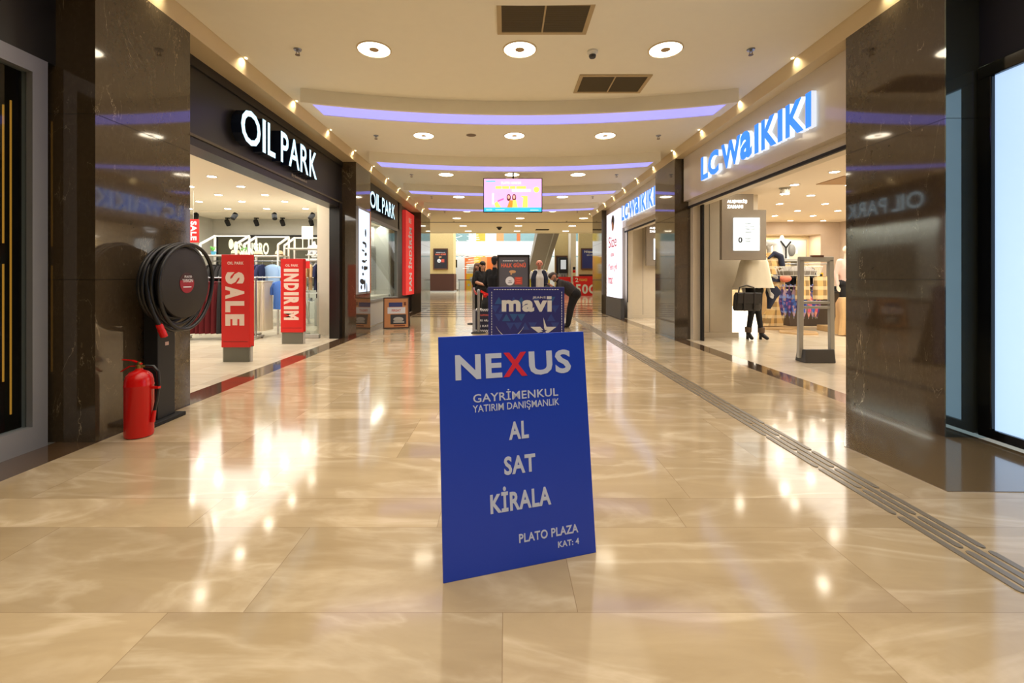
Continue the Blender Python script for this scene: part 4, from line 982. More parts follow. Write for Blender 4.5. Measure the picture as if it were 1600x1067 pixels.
# escalator underside
t = thing('escalator', 'grey escalator underside rising beyond the far hall', 'escalator', (2.4, 34, 0))
mb = B().hexa([(-.75, 8.0, .0), (.85, 8.0, .0), (.85, 8.8, .0), (-.75, 8.8, .0), (.0, -3.0, 5.2), (1.55, -3.0, 5.2), (1.55, -3.0, 6.2), (.0, -3.0, 6.2)])
mb.build('truss', mat('stone_grey_cladding', (136, 128, 116), .5, noise=.1), t)
B().hexa([(.42, 7.97, -.0), (.48, 7.97, 0), (.48, 8.1, 0), (.42, 8.1, 0), (1.12, -3.05, 5.18), (1.2, -3.05, 5.18), (1.2, -3.0, 5.25), (1.12, -3.0, 5.25)]).build('joint_strip', m_lgrey, t)
# balcony, far shops
struct('balcony', B().box(-12, 12, 43.5, 46, 3.45, 4.75).box(-12, 12, 43.3, 43.5, 3.35, 3.6), mat('white_balcony', (236, 236, 234), .5))
t = struct('railing_upper', B().box(-12, 12, 43.9, 43.93, 4.75, 5.9), m_glass)
m_or = mat('orange_wall', (226, 112, 36), .6); m_ye = mat('yellow_wall', (240, 190, 50), .6); m_pe = mat('peach_wall', (236, 160, 96), .6); m_wg = mat('pale_shop_white', (226, 226, 220), .6); m_teal = mat('teal_glazing', (150, 176, 176), .3)
mb = B()
xs = [(-6, -4.4, 3), (-4.4, -3.4, 0), (-3.4, -2.7, 1), (-2.7, -2.0, 2), (-2.0, -1.3, 0), (-1.3, -.55, 2), (-.55, .3, 3), (.3, .6, 0), (.6, 4, 3), (4, 14, 3), (-14, -6, 3)]
for a, b, mi in xs: mb.box(a, b, 49.0, 49.3, 0, 3.5, mi)
struct('wall_back_hall', mb, [m_or, m_ye, m_pe, m_wg])
mb = B()
for a, b, mi in ((-14, -4, 4), (-4, -3.2, 3), (-3.2, -2.2, 1), (-2.2, -1.0, 3), (-1, -.2, 2), (-.2, 1.2, 4), (1.2, 1.6, 0), (1.6, 14, 4)): mb.box(a, b, 49.3, 49.6, 3.5, 9, mi)
struct('wall_back_upper', mb, [m_or, m_ye, m_pe, m_wg, m_teal])
def slab(name, label, cat, x0, x1, y0, y1, z0, z1, m): return tag(B().box(x0, x1, y0, y1, z0, z1).build(name, m, bevel=.01), label, cat)
t = thing('information_board', 'yellow panel with pale figure picture behind the waiting women', 'panel', (-3.4, 47.5, 0))
B().box(-.7, .55, 0, .1, 0, 1.7).build('panel', m_ye, t)
mb = B().ell((-.05, 1.05, 0), (.3, .3, .01), 10, 8, 0, FC((0, -.01, 0))).ell((-.2, 1.2, 0), (.14, .14, .012), 10, 8, 0, FC((0, -.01, 0))).ell((.15, 1.2, 0), (.16, .12, .012), 10, 8, 0, FC((0, -.01, 0))).ell((-.45, .5, 0), (.12, .14, .01), 10, 8, 0, FC((0, -.01, 0)))
mb.box(-.1, .2, -.012, 0, .05, .7, 1); mb.build('picture', [m_lgrey, m_or], t)
t = thing('hanging_sign', 'white sign with dark letters above the yellow panel in the far atrium', 'sign', (-3.4, 47.5, 1.7))
B().box(-.7, .6, 0, .06, 0, 1.0).build('board', m_white, t); B().text('SAMDIK', FC((0, -.003, 0)), -.4, .3, .45, .7, .004, bold=.02).build('lettering', m_txtk, t)
B().box(-.6, .5, -.004, 0, .08, .2).build('text_line', m_lgrey, t)
t = thing('wall_screen', 'dark television on a stand in front of the far white shop wall', 'screen', (-5.3, 46.5, 0))
B().box(-.65, .35, 0, .1, 2.3, 3.1).build('screen', m_blackgloss, t); B().box(-.1, -.05, .03, .08, 0, 2.3).build('stand', m_grey, t)
t = thing('planter', 'white round planter by the far left shop', 'planter', (-5.1, 45.5, 0))
B().lathe([(.3, 0), (.45, .1), (.5, .7), (.45, .75)], n=20).build('pot', m_white, t, smooth=True)
# glowing wire tree decoration
t = thing('light_decoration', 'glowing white wire tree decoration in the far atrium', 'light decoration', (-3.0, 44.0, 1.9))
m_wire = mat('wire_glow', (255, 250, 240), .4, emit=1.0); mb = B()
zz = 0.25; w_ = 1.0; i = 0; P = []
while zz < 3.4:
    ww = (.95 - .5 * abs(zz - .3)) if zz < 1.2 else (1.15 - .35 * abs(zz - 1.7))
    P.append((-ww + .12 * (i % 3) - .2, .2 * (i % 2), zz)); P.append((ww - .2, .2 * ((i + 1) % 2), zz + .10)); zz += .21; i += 1
mb.tube(P, .015, 6); mb.build('zigzag_wire', m_wire, t)
mb = B().tube([(-2.1, 0, 3.4), (-1.6, 0, 2.9), (-2.0, 0, 2.6), (-1.3, 0, 2.2), (-2.1, 0, 1.6), (-1.2, 0, 1.35), (-.4, 0, 1.6)], .028, 6).tube([(-1.7, 0, 4.3), (-1.0, .1, 4.0), (-1.8, 0, 3.7), (-1.2, .1, 3.4), (-1.9, 0, 3.2)], .025, 6)
mb.build('looped_wire', m_wire, t)
B().tube([(-.2, .1, 3.3), (-.2, .1, 7.0)], .008, 6).tube([(-1.7, .1, 4.2), (-1.7, .1, 7.0)], .008, 6).build('suspension_wire', m_silver, t)
t = thing('glass_railing', 'glass railing with dark handrail across the far atrium', 'railing', (0, 43, 0))
B().box(-4.5, 1.4, 0, .06, 1.02, 1.10).build('handrail', m_dgrey, t); B().box(-4.5, 1.4, .02, .04, .08, 1.02).build('glass', m_glass, t)
for q in range(6): B().box(-4.4 + q * 1.14, -4.35 + q * 1.14, 0, .06, 0, 1.02).build('post', m_silver, t)
# ---------------------------------------------------------------- shop on the left: gates, racks, clothes
def totem(loc, w_, h, label, words):
    t = thing('security_gate', label, 'security gate', loc)
    B().box(-w_ / 2 + .02, w_ / 2 - .02, -.045, .045, 0, .24).box(-w_ / 2, -w_ / 2 + .03, -.03, .03, 0, .24, 1).box(w_ / 2 - .03, w_ / 2, -.03, .03, 0, .24, 1).build('base', [mat('olive_grey_plastic', (106, 104, 92), .5), m_lgrey], t, bevel=.004)
    B().box(-w_ / 2, w_ / 2, -.06, .06, .22, h).build('red_cover', m_red, t, bevel=.004)
    F = frame((0, -.06, 0), (0, 0, -1), (1, 0, 0), (0, -1, 0)); mb = B()
    mb.text('OIL PARK', FC((0, -.06, 0)), -.12, .12, h - .15, h - .105, .002, bold=.02)
    z = h - (.26 if words[0][0] == 'S' else .19)
    for ch, L in words:
        mb.text(ch, F, -z, -z + L - .03, -.15, .13, .002, bold=.06); z -= L
    mb.build('lettering', mat('blush_lettering', (240, 214, 200), .5, noise=0), t)
    B().box(-w_ / 2 + .03, w_ / 2 - .03, -.062, -.06, .30, .31).build('seam', mat('dark_red', (150, 20, 20), .5), t)
totem((-4.0, 6.8, 0), .42, 1.595, 'nearer red covered security gate reading SALE at the left shop entrance', [('S', .21), ('A', .22), ('L', .195), ('E', .20)])
totem((-4.03, 8.64, 0), .425, 1.61, 'farther red covered security gate with indirim lettering at the left shop entrance', [('I', .09), ('N', .18), ('D', .17), ('I', .09), ('R', .175), ('I', .09), ('M', .20)])
t = thing('hanging_banner', 'red hanging SALE banner at the left end of the left shop', 'banner', (-6.18, 9.0, 1.95))
B().box(-.11, .11, 0, .015, 0, .46).box(-.1, -.02, 0, .015, -.2, -.06).build('cloth', m_red, t)
mb = B(); F = frame((0, -.001, 0), (0, 0, -1), (1, 0, 0), (0, -1, 0)); mb.text('SALE', F, -.42, -.04, -.05, .07, .002, bold=.04); mb.build('lettering', m_txtw, t)
B().tube([(0, .008, .46), (0, .008, 1.05)], .004, 6).build('string', m_lgrey, t)
# downlights of the left shop: a 1 m by 0.87 m grid
def downlight(loc, label, group, zc):
    t = thing('downlight', label, 'ceiling light', loc, 0, group)
    B().lathe([(.001, -.004), (.068, -.004), (.072, .002)], n=22, caps=False).build('lens', m_down, t)
    B().lathe([(.070, 0), (.072, -.010), (.092, -.006), (.094, .0)], n=22, caps=False).build('trim_ring', m_white, t)
    return t
d0 = None
for r, y in enumerate((6.09, 6.98, 7.84, 8.70, 9.57, 10.42, 11.5)):
    for c in range(5):
        x = -4.08 - .98 * c
        if x < y * -.70: continue
        lab = '%s downlight from the entrance in the %s ceiling row of the left shop' % (ORD[c], ORD[r])
        if d0 is None: d0 = downlight((x, y, 3.0), lab, 'downlights in the left shop', 3)
        else: dup(d0, (x, y, 3.0), None, lab)
t = thing('shop_air_vent', 'small dark air diffuser in the left shop ceiling behind the fascia', 'vent', (-3.78, 5.52, 2.99))
B().box(-.1, .1, -.2, .2, -.03, .0).build('frame', m_dgrey, t)
for q in range(5): B().box(-.08, .08, -.18 + q * .08, -.15 + q * .08, -.035, -.03).build('slot', m_silver, t)
s0 = None
def spot(loc, rz, label, group):
    global s0
    if s0 is not None: return dup(s0, loc, rz, label, group)
    t = thing('spotlight', label, 'spotlight', loc, rz, group)
    B().box(-.06, .06, -.03, .03, -.03, 0).box(-.012, .012, -.012, .012, -.11, -.03).build('bracket', m_blackmat, t)
    M = frame((0, 0, -.15), (1, 0, 0), (0, .8, -.6), (0, .6, .8))
    B().lathe([(.062, -.09), (.068, .07), (.05, .10), (.02, .11)], n=18, M=M).build('can', m_blackmat, t, smooth=True)
    B().lathe([(.001, -.085), (.055, -.085), (.055, -.08)], n=18, M=M, caps=False).build('lens', m_down, t)
    s0 = t; return t
for c, px in enumerate((306, 366, 429, 487)):
    spot(((px - 790) / 711 * 12.3, 12.3, 3.06), [.5, -.3, .6, -.6][c], '%s black spotlight from the left in the front row on the left shop ceiling' % ORD[c], 'ceiling spotlights in the left shop')
for c, px in enumerate((355, 400, 441, 486)):
    spot(((px - 790) / 711 * 13.7, 13.72, 3.06), math.pi, '%s black spotlight from the left washing the back wall of the left shop' % ORD[c], 'wall spotlights in the left shop')
# dark glazing at the back with a lit name
t = struct('window_3', B().box(-8.9, -5.0, 13.94, 14.0, 1.0, 2.56), m_blackmat)
B().box(-8.8, -5.0, 13.93, 13.94, 1.05, 2.5).build('pane', mat('dark_olive_glass', (88, 86, 72), .08), t)
t = thing('back_sign', 'cream lit Sansiro name with leaf emblem on the dark back glazing', 'shop sign', (-7.9, 13.92, 1.9))
B().text('SANSiRO', FC(), -.25, .66, .06, .42, .02, bold=.02).build('lettering', mat('cream_glow', (236, 232, 200), .4, emit=.9), t)
mb = B()
for s in (0, 1): mb.ell((-.50 + .15 * s, .38 - .07 * s, 0), (.075, .16, .012), 14, 8, 0, FC() @ Matrix.Rotation(.45, 4, 'Z') if False else FC())
mb.build('leaf_emblem', MATS['cream_glow'], t)
def hanger_rack(loc, W, D, label, zs, chamfer=True, base=False):
    t = thing('clothes_rack', label, 'clothes rack', loc)
    H = 2.2
    for sx in (-W / 2, W / 2):
        for sy in (-D / 2, D / 2):
            B().bar((sx, sy, 0), (sx, sy, H - (.22 if sy < 0 else 0)), .035).build('post', m_white, t)
        B().bar((sx, -D / 2, H - .22), (sx, D / 2, H), .035).build('slanted_rail', m_white, t)
    B().bar((-W / 2, D / 2, H), (W / 2, D / 2, H), .03).build('top_rail', m_white, t)
    for z in zs:
        B().box(-W / 2, W / 2, -D / 2, D / 2, z - .012, z + .012).build('shelf', m_white, t)
    return t
k_mar = mat('maroon_cloth', (110, 26, 32), .9, noise=.12); k_dkg = mat('dark_grey_cloth', (44, 42, 42), .9); k_wht = mat('white_cloth', (226, 226, 224), .9); k_blu = mat('mid_blue_cloth', (72, 116, 196), .9, noise=.08)
k_lbl = mat('light_blue_cloth', (158, 190, 228), .9); k_bei = mat('beige_cloth', (226, 190, 140), .9); k_crm = mat('cream_cloth', (230, 222, 198), .9); k_ncl = mat('navy_shirt_cloth', (40, 46, 84), .9)
GAR = {}
def garment(kind, m, loc, rz, label, group):
    key = (kind, m.name)
    if key in GAR: return dup(GAR[key], loc, rz, label, group)
    t = thing(kind, label, kind.replace('_', ' '), loc, rz, group)
    # the origin is the rail; the garment's wide side runs along y (seen edge-on), hook at the top
    B().tube([(0, -.03, -.0), (0, -.03, .03), (0, 0, .04), (0, .03, .02), (0, .0, -.02), (0, 0, -.06)], .004, 6).tube([(0, -.19, -.12), (0, 0, -.06), (0, .19, -.12)], .006, 6).build('hanger', m_silver, t)
    rnd = random.random() * 6
    if kind == 'shirt':
        B().drape([(-.06, .018, .05), (-.085, .026, .17), (-.14, .030, .215), (-.35, .034, .20), (-.62, .037, .20), (-.66, .036, .20)], rip=.10, k=5, ph=rnd).build('torso', m, t, smooth=True)
        for s in (1, -1): B().tube([(0, s * .19, -.11), (0, s * .26, -.22), (0, s * .275, -.36)], [.032, .038, .04], 10).build('sleeve', m, t, smooth=True)
    elif kind == 'trousers':
        B().drape([(-.07, .02, .19), (-.12, .028, .20), (-.5, .036, .21), (-1.1, .042, .21)], rip=.16, k=5, ph=rnd).build('legs', m, t, smooth=True)
        B().box(-.03, .03, -.2, .2, -.085, -.06).build('waistband', m, t, bevel=.008)
    GAR[key] = t
    return t
hanger_rack((-6.22, 10.1, 0), .78, .5, 'white tube clothes rack nearest the left wall, with black and white tops', (1.74,))
hanger_rack((-5.43, 10.35, 0), .76, .5, 'white tube clothes rack in the middle behind the nearer red gate', (1.74,))
hanger_rack((-4.58, 10.6, 0), .90, .5, 'white tube clothes rack on the right behind the farther red gate', (1.92, .9))
def rail(loc, L, label, h=1.25, base=True):
    t = thing('clothes_rail', label, 'clothes rail', loc)
    B().tube([(-L / 2, 0, h), (L / 2, 0, h)], .014, 8).build('bar', m_silver, t)
    for s in (-1, 1):
        B().tube([(s * L / 2, 0, .06), (s * L / 2, 0, h)], .016, 8).build('upright', m_silver, t)
        B().box(s * L / 2 - .03, s * L / 2 + .03, -.26, .26, .03, .06).lathe([(.02, 0), (.03, .015), (.02, .03)], c=(s * L / 2, -.24, 0), n=10).lathe([(.02, 0), (.03, .015), (.02, .03)], c=(s * L / 2, .24, 0), n=10).build('foot', m_lgrey, t)
    return t
rail((-5.83, 9.26, 0), 1.5, 'low clothes rail with maroon trousers inside the left shop')
for i in range(6): garment('trousers', k_mar, (-6.36 + i * .105, 9.26, 1.235), .05 * ((i * 7) % 3 - 1), 'maroon trousers hanging on the low rail, %s from the left' % ORD[i], 'maroon trousers on the low rail')
for i in range(4): garment('trousers', k_dkg, (-5.70 + i * .10, 9.26, 1.235), .05 * ((i * 5) % 3 - 1), 'dark grey trousers on the low rail, %s right of the maroon ones' % ORD[i], 'dark trousers on the low rail')
garment('trousers', k_dkg, (-6.48, 9.26, 1.235), 0, 'dark trousers at the left end of the low rail', 'dark trousers on the low rail')
rail((-4.80, 9.62, 0), 1.05, 'low clothes rail with cream and blue clothes between the red gates', 1.26)
for i in range(3): garment('trousers', k_crm, (-5.24 + i * .10, 9.62, 1.245), 0, 'cream trousers on the rail between the red gates, %s from the left' % ORD[i], 'cream trousers')
for i in range(3): garment('shirt', k_blu, (-4.74 + i * .15, 9.62, 1.245), R((70, 24, 20)[i]), 'mid blue shirt on the rail between the red gates, %s from the left' % ORD[i], 'mid blue shirts')
tt = thing('upper_rail', 'rail of tops under the shelf behind the maroon trousers', 'clothes rail', (-5.9, 10.1, 0)); B().tube([(-.68, 0, 1.62), (.9, 0, 1.62)], .012, 8).build('bar', m_silver, tt)
for s in (-.36, .08): B().tube([(s * 1.0 - .02, 0, 1.62), (s - .02, 0, 1.728)], .008, 6).build('bracket', m_silver, tt)
for i in range(5): garment('shirt', k_dkg, (-6.52 + i * .09, 10.1, 1.605), 0, 'black top on the upper rail of the left shop, %s from the left' % ORD[i], 'black tops on the upper rail')
for i in range(5): garment('shirt', k_wht, (-6.06 + i * .09, 10.1, 1.605), .0, 'white top on the upper rail of the left shop, %s from the left' % ORD[i], 'white tops on the upper rail')
for i in range(3): garment('shirt', k_ncl, (-5.60 + i * .1, 10.1, 1.605), 0, 'navy top on the upper rail of the left shop, %s from the left' % ORD[i], 'navy tops on the upper rail')
garment('shirt', k_lbl, (-5.18, 10.1, 1.605), R(68), 'light blue shirt facing the entrance between the red gates', 'facing shirts')
tt = thing('upper_rail', 'short upper rail with beige tops left of the farther red gate', 'clothes rail', (-4.6, 10.6, 0)); B().tube([(-.40, 0, 1.64), (.40, 0, 1.64)], .012, 8).build('bar', m_silver, tt)
for s in (-.3, .3): B().tube([(s, 0, 1.64), (s, 0, 1.908)], .008, 6).build('bracket', m_silver, tt)
for i in range(4): garment('shirt', k_bei, (-4.94 + i * .13, 10.6, 1.625), R(28), 'beige top on the short upper rail, %s from the left' % ORD[i], 'beige tops')
for i in range(2): garment('shirt', k_ncl, (-4.40 + i * .12, 10.6, 1.625), .2, 'navy top on the short upper rail, %s right of the beige ones' % ORD[i], 'navy tops beside the beige ones')
# small red price cards, hats, displays
for i, (x, y, z) in enumerate(((-4.88, 10.1, 1.30), (-4.5, 10.2, 1.46))):
    t = thing('price_card', ['lower red price card among the beige tops', 'upper red price card right of the beige tops'][i], 'price card', (x, y, z))
    B().box(-.07 - .03 * i, .07 + .04 * i, 0, .006, 0, .24 - .08 * i).build('card', m_red, t); B().tube([(0, .01, -1.3 if i == 0 else -z), (0, .01, .1)], .006, 6).build('stem', m_silver, t)
m_hat = mat('straw_hat', (226, 200, 160), .8)
for i, (x, y, z, m) in enumerate(((-6.0, 10.1, 1.752, m_hat), (-5.80 + .2, 10.3, 1.752, m_hat), (-5.15, 10.35, 1.752, m_hat))):
    t = thing('hat', '%s straw hat from the left on the white rack shelves' % ORD[i], 'hat', (x, y, z), 0, 'straw hats on the racks')
    B().lathe([(.14, 0), (.14, .008), (.085, .012), (.08, .08), (.06, .11), (.001, .12)], n=22).build('crown', m, t, smooth=True)
    B().lathe([(.086, .012), (.0865, .035), (.083, .036)], n=22).build('band', m_dwood, t)
for i, (x, y) in enumerate(((-6.45, 10.05), (-5.82 + .0, 10.12))):
    t = thing('potted_plant', ['small green plant in blue pot on the leftmost white rack shelf', 'small green plant right of the straw hat on the leftmost rack'][i], 'plant', (x, y, 1.752))
    B().lathe([(.04, 0), (.055, .08), (.05, .08)], n=14).build('pot', mat('teal_pot', (60, 140, 170), .4) if i == 0 else m_white, t, smooth=True)
    mb = B(); random.seed(i)
    for q in range(16):
        a = random.random() * 6.28; l = .02 + random.random() * .03
        mb.ell((math.cos(a) * l, math.sin(a) * l, .10 + random.random() * .08), (.022, .022, .012), 8, 5)
    mb.build('leaves', mat('leaf_green', (90, 170, 70), .6), t)
# white display table with folded piles
t = thing('display_table', 'white display table with slanted legs behind the red gates', 'table', (-6.05, 12.0, 0))
B().box(-.7, .7, -.4, .4, .86, .9).build('table_top', m_white, t, bevel=.005); B().box(-.62, .62, -.36, .36, .40, .43).build('lower_shelf', m_white, t)
for sx in (-1, 1):
    for sy in (-1, 1): B().bar((sx * .72, sy * .36, 0), (sx * .55, sy * .34, .86), .05).build('leg', m_white, t)
piles = [(-.5, .9, m_blackmat, .16), (-.15, .9, k_wht, .14), (.2, .9, m_blackmat, .18), (.5, .9, k_dkg, .12), (-.35, .43, k_dkg, .14), (.0, .43, k_wht, .1), (.35, .43, m_dgrey, .16)]
for i, (dx, z, m, h) in enumerate(piles):
    t = thing('folded_clothes', '%s folded pile from the left on the %s of the white display table' % (ORD[i if i < 4 else i - 4], 'top' if i < 4 else 'lower shelf'), 'folded clothes', (-6.05 + dx, 11.95, z), 0, 'folded piles on the display table')
    q = 0; zz = 0
    while zz < h - .01: B().box(-.13, .13, -.16, .16, zz, zz + .034).build('folded_piece', m, t, bevel=.012); zz += .036
# caps display stand and shoe shelf
t = thing('shoe_shelf', 'white wire shoe shelf right of the farther red gate', 'shelf', (-5.02, 12.35, 0))
for s in (-.32, .32): B().bar((s, 0, 0), (s, 0, 2.3), .03).build('post', m_white, t)
for z in (.6, .95, 1.25, 1.55, 1.85): B().box(-.32, .32, -.22, .02, z, z + .015).build('shelf', m_white, t)
shoe0 = None; rowsn = ['lowest', 'second', 'third', 'fourth', 'top']
for zi, z in enumerate((.6, .95, 1.25, 1.55, 1.85)):
    for c in range(4):
        lab = '%s shoe from the left on the %s level of the white wire shoe shelf' % (ORD[c], rowsn[zi]); loc = (-5.25 + c * .155, 12.22, z + .015)
        if shoe0 is None:
            shoe0 = thing('shoe', lab, 'shoe', loc, 0, 'shoes on the wire shelf')
            B().drape([(0, .042, .12), (.02, .043, .122), (.022, .040, .118)], n=20).build('sole', k_wht, shoe0)
            B().drape([(.02, .040, .117), (.05, .038, .10, 0, .012), (.08, .032, .06, 0, .05), (.095, .028, .045, 0, .06)], n=20).build('upper', mat('silver_shoe', (150, 150, 154), .35, .3), shoe0, smooth=True)
        else: dup(shoe0, loc, .1 * (c % 2), lab)
t = thing('handbag', 'tan handbag hanging below the shoe shelf right of the farther red gate', 'bag', (-4.72, 12.0, 1.02))
B().drape([(0, .13, .05), (.1, .15, .06), (.2, .12, .04)], n=20).build('body', mat('tan_leather', (196, 150, 96), .5), t, smooth=True); B().tube([(-.08, 0, .19), (-.06, 0, .32), (.06, 0, .32), (.08, 0, .19)], .008, 6).build('handle', MATS['tan_leather'], t)
t = thing('bag_stand', 'low dark stand with pale base right of the farther red gate', 'stand', (-4.72, 12.0, 0))
B().box(-.22, .22, -.15, .15, .72, 1.02).build('block', m_blackmat, t, bevel=.01); B().box(-.25, .25, -.18, .18, 0, .72).build('base', m_lgrey, t, bevel=.01)
t = thing('poster_holder', 'white framed notice on legs on top of the right white rack', 'notice', (-4.62, 10.6, 1.932))
B().box(-.13, .13, 0, .015, .22, .52).build('sheet', m_white, t)
for s in (-.11, .11): B().bar((s, .008, 0), (s, .008, .22), .014).build('leg', m_white, t)
t = thing('mannequin_bust', 'white half body bust with dark wrap on the back shelf of the left shop', 'mannequin', (-5.55, 13.2, 1.8))
figure(t, 'bust', [((-.1, 0, .3), (.1, 0, .3), .1, .1, 'a'), ((0, 0, .1), (0, 0, .3), .09, .12, 'a'), ((0, 0, .3), (0, 0, .47), .06, .045, 'a')], [], {'a': k_wht}, .016)
B().lathe([(.1, 0), (.1, .02), (.02, .03), (.02, .12)], n=14).build('stand', m_grey, t)
t = thing('back_shelf', 'white shelf under the bust at the back of the left shop', 'shelf', (-5.55, 13.25, 0)); B().box(-.5, .5, -.2, .2, 1.76, 1.8).build('board', m_white, t)
for s in (-.47, .47): B().bar((s, 0, 0), (s, 0, 1.76), .03).build('post', m_white, t)
# clear gate at the right of the entrance
t = thing('acrylic_gate', 'clear acrylic panel gate at the right side of the left shop entrance', 'security gate', (-4.05, 9.45, 0))
B().box(-.16, .17, -.012, .012, .05, 1.15).build('panel', m_glass, t); B().box(-.18, .19, -.05, .05, 0, .08).build('base', m_lgrey, t, bevel=.01); B().box(-.165, -.15, -.015, .015, .06, 1.15).build('edge', m_silver, t)
# window display of the second front
struct('wall_left_window_back', B().box(-4.06, -4.03, 10.1, 14.6, 0, 2.85), m_white)
t = thing('grid_display', 'white wire grid of small pale boxes inside the second left shop window', 'display', (-3.98, 13.0, .9))
mb = B()
for q in range(16): mb.box(0, .012, -.9 + q * .12, -.888 + q * .12, 0, 1.25)
for q in range(14): mb.box(0, .012, -.9, .91, q * .09, q * .09 + .01)
mb.build('grid', m_grey, t); B().box(-.02, 0, -.95, .95, -.05, 1.3).build('panel', m_lgrey, t)
tag(B().box(-4.0, -3.6, 11.8, 14.3, 0, .75).build('display_plinth', m_cream, bevel=.01), 'long cream plinth inside the second left shop window', 'plinth')
area('window_fill_left', (-3.75, 12.5, 2.8), .3, 3.0, 60, (1.0, .95, .85))  # added area lamp brightening the window display, has no fixture
for i, y in enumerate((11.4, 12.7, 14.0)): dup(d0, (-3.78, y, 2.85), None, '%s downlight inside the second left shop window' % ORD[i], 'downlights in the window')

# ---------------------------------------------------------------- shop on the right
for r, (y, xs) in enumerate(((6.3, (4.4, 5.43)), (7.5, (5.42, 6.47)), (8.55, (4.4, 5.43, 6.47, 7.5)), (9.65, (6.47, 7.5, 8.55)), (10.75, (5.43, 6.47, 7.55, 8.6)), (11.85, (6.5, 7.6, 8.65)), (12.8, (5.43, 6.5, 7.57, 8.65)), (13.9, (6.5, 7.6, 8.7, 9.7)))):
    for c, x in enumerate(xs): dup(d0, (x, y, 3.0), None, '%s downlight from the left in the %s ceiling row of the right shop' % (ORD[c], ORD[r]), 'downlights in the right shop')
t = thing('shop_vent', 'brown return air vent in the right shop ceiling beside the pillar', 'vent', (6.35, 8.15, 3.0)); B().box(-.55, .55, -.35, .35, -.012, 0).build('frame', mat('brown_vent', (176, 140, 100), .6), t)
t = thing('gimbal_spotlight', 'white gimbal spotlight hanging under the right shop ceiling above the cape mannequin', 'spotlight', (5.43, 8.85, 3.0))
B().lathe([(.1, 0), (.1, -.015), (.02, -.02)], n=20).build('plate', m_lgrey, t); B().lathe([(.06, -.02), (.085, -.05), (.08, -.12)], n=20).build('can', m_white, t, smooth=True); B().lathe([(.001, -.124), (.078, -.124), (.078, -.118)], n=20, caps=False).build('lens', m_down, t)
area('niche_light_right', (8.2, 14.5, 2.58), 3.0, .2, 45, (1.0, .88, .66))
struct('wall_niche_back', B().box(6.6, 9.9, 14.86, 14.9, 0, 2.62), mat('warm_niche', (236, 218, 178), .7))
t = thing('niche_sign', 'cream framed sign panel in the lit niche at the back of the right shop', 'sign', (9.55, 14.80, 1.78)); t.location = (9.35, 14.80, 1.78)
B().box(-.75, .45, 0, .05, 0, .72).build('frame', m_lgrey, t, bevel=.01); B().box(-.71, .41, -.004, 0, .04, .68).build('panel', m_cream, t); B().box(-.35, .15, -.006, -.004, .25, .38).build('name_plate', m_white, t)
# clear security gate frame
t = thing('security_gate', 'tall grey security gate frame with dark base at the right shop entrance', 'security gate', (4.62, 6.78, 0))
mb = B()
for s in (-1, 1): mb.hexa([(s * .235 - .035, -.03, .06), (s * .235 + .035, -.03, .06), (s * .235 + .035, .03, .06), (s * .235 - .035, .03, .06), (s * .22 - .035, -.03, 1.52), (s * .22 + .035, -.03, 1.52), (s * .22 + .035, .03, 1.52), (s * .22 - .035, .03, 1.52)])
mb.box(-.255, .255, -.03, .03, 1.49, 1.565).box(-.2, .2, -.025, .025, .86, .905).box(-.2, .2, -.025, .025, .79, .83)
mb.build('frame', mat('gate_grey', (176, 176, 170), .45), t, bevel=.01)
B().hexa([(-.235, -.12, 0), (.22, -.12, 0), (.22, .12, 0), (-.235, .12, 0), (-.22, -.10, .2), (.21, -.10, .2), (.21, .1, .17), (-.22, .1, .17)]).build('base', mat('gate_base', (74, 74, 74), .5), t, bevel=.012)
B().box(-.07, .1, -.033, .02, 1.555, 1.585).build('alarm_light', mat('brown_lens', (96, 58, 44), .4), t)
m_man = mat('mannequin_grey', (176, 172, 164), .45); m_manc = mat('mannequin_cream', (226, 206, 180), .45)
k_plaid = plaid('plaid_cloth', (214, 176, 112), (84, 66, 52), (236, 218, 176), 5.0); k_bcoat = mat('tan_coat', (214, 180, 130), .9, noise=.1)
# mannequin in cream cape
t = thing('mannequin', 'mannequin in cream cape, black leggings and ankle boots behind the near grey display', 'mannequin', (5.05, 9.25, 0))
Jm = dict(ankL=(.13, -.03, .14), ankR=(-.10, .03, .14), toeL=(.19, -.13, .04), toeR=(-.11, -.12, .04), kneeL=(.06, -.05, .55), kneeR=(-.07, -.03, .55), hipL=(.08, 0, 1.0), hipR=(-.08, 0, 1.0), chest=(0, 0, 1.32), neck=(0, .01, 1.56), head=(0, 0, 1.73), shL=(.17, 0, 1.5), shR=(-.17, 0, 1.5), elL=(.24, .02, 1.22), elR=(-.24, .0, 1.22), wrL=(.28, -.05, .98), wrR=(-.26, -.1, .98))
b, e, hd = body(Jm, hand='skin', bulk=.92); figure(t, 'figure', b, e, {'top': m_man, 'bottom': k_blk, 'skin': m_man, 'shoe': k_shoe})
B().drape([(1.72, .12, .10), (1.66, .22, .14), (1.55, .26, .17), (1.4, .29, .18), (1.2, .33, .20), (1.05, .38, .23)], rip=.07, k=5).build('cape', k_crm, t, smooth=True)
for s, x, y in ((1, .13, -.03), (-1, -.10, .03)):
    B().lathe([(.062, .14), (.066, .24), (.058, .25)], c=(x, y, 0), n=16).build('boot_cuff', mat('brown_boot_cuff', (96, 76, 56), .6), t, smooth=True); B().box(x - .02, x + .02, y + .01, y + .05, 0, .12).build('boot_heel', k_shoe, t)
B().drape([(1.08, .10, .05, .36, 0), (.95, .16, .06, .40, 0), (.84, .09, .05, .36, 0), (.62, .03, .02, .30, 0)], n=20, rip=.1).build('navy_scarf', k_navy, t, smooth=True)
t = thing('handbag', 'black flap handbag held in front of the cream cape mannequin', 'bag', (4.78, 9.02, .60))
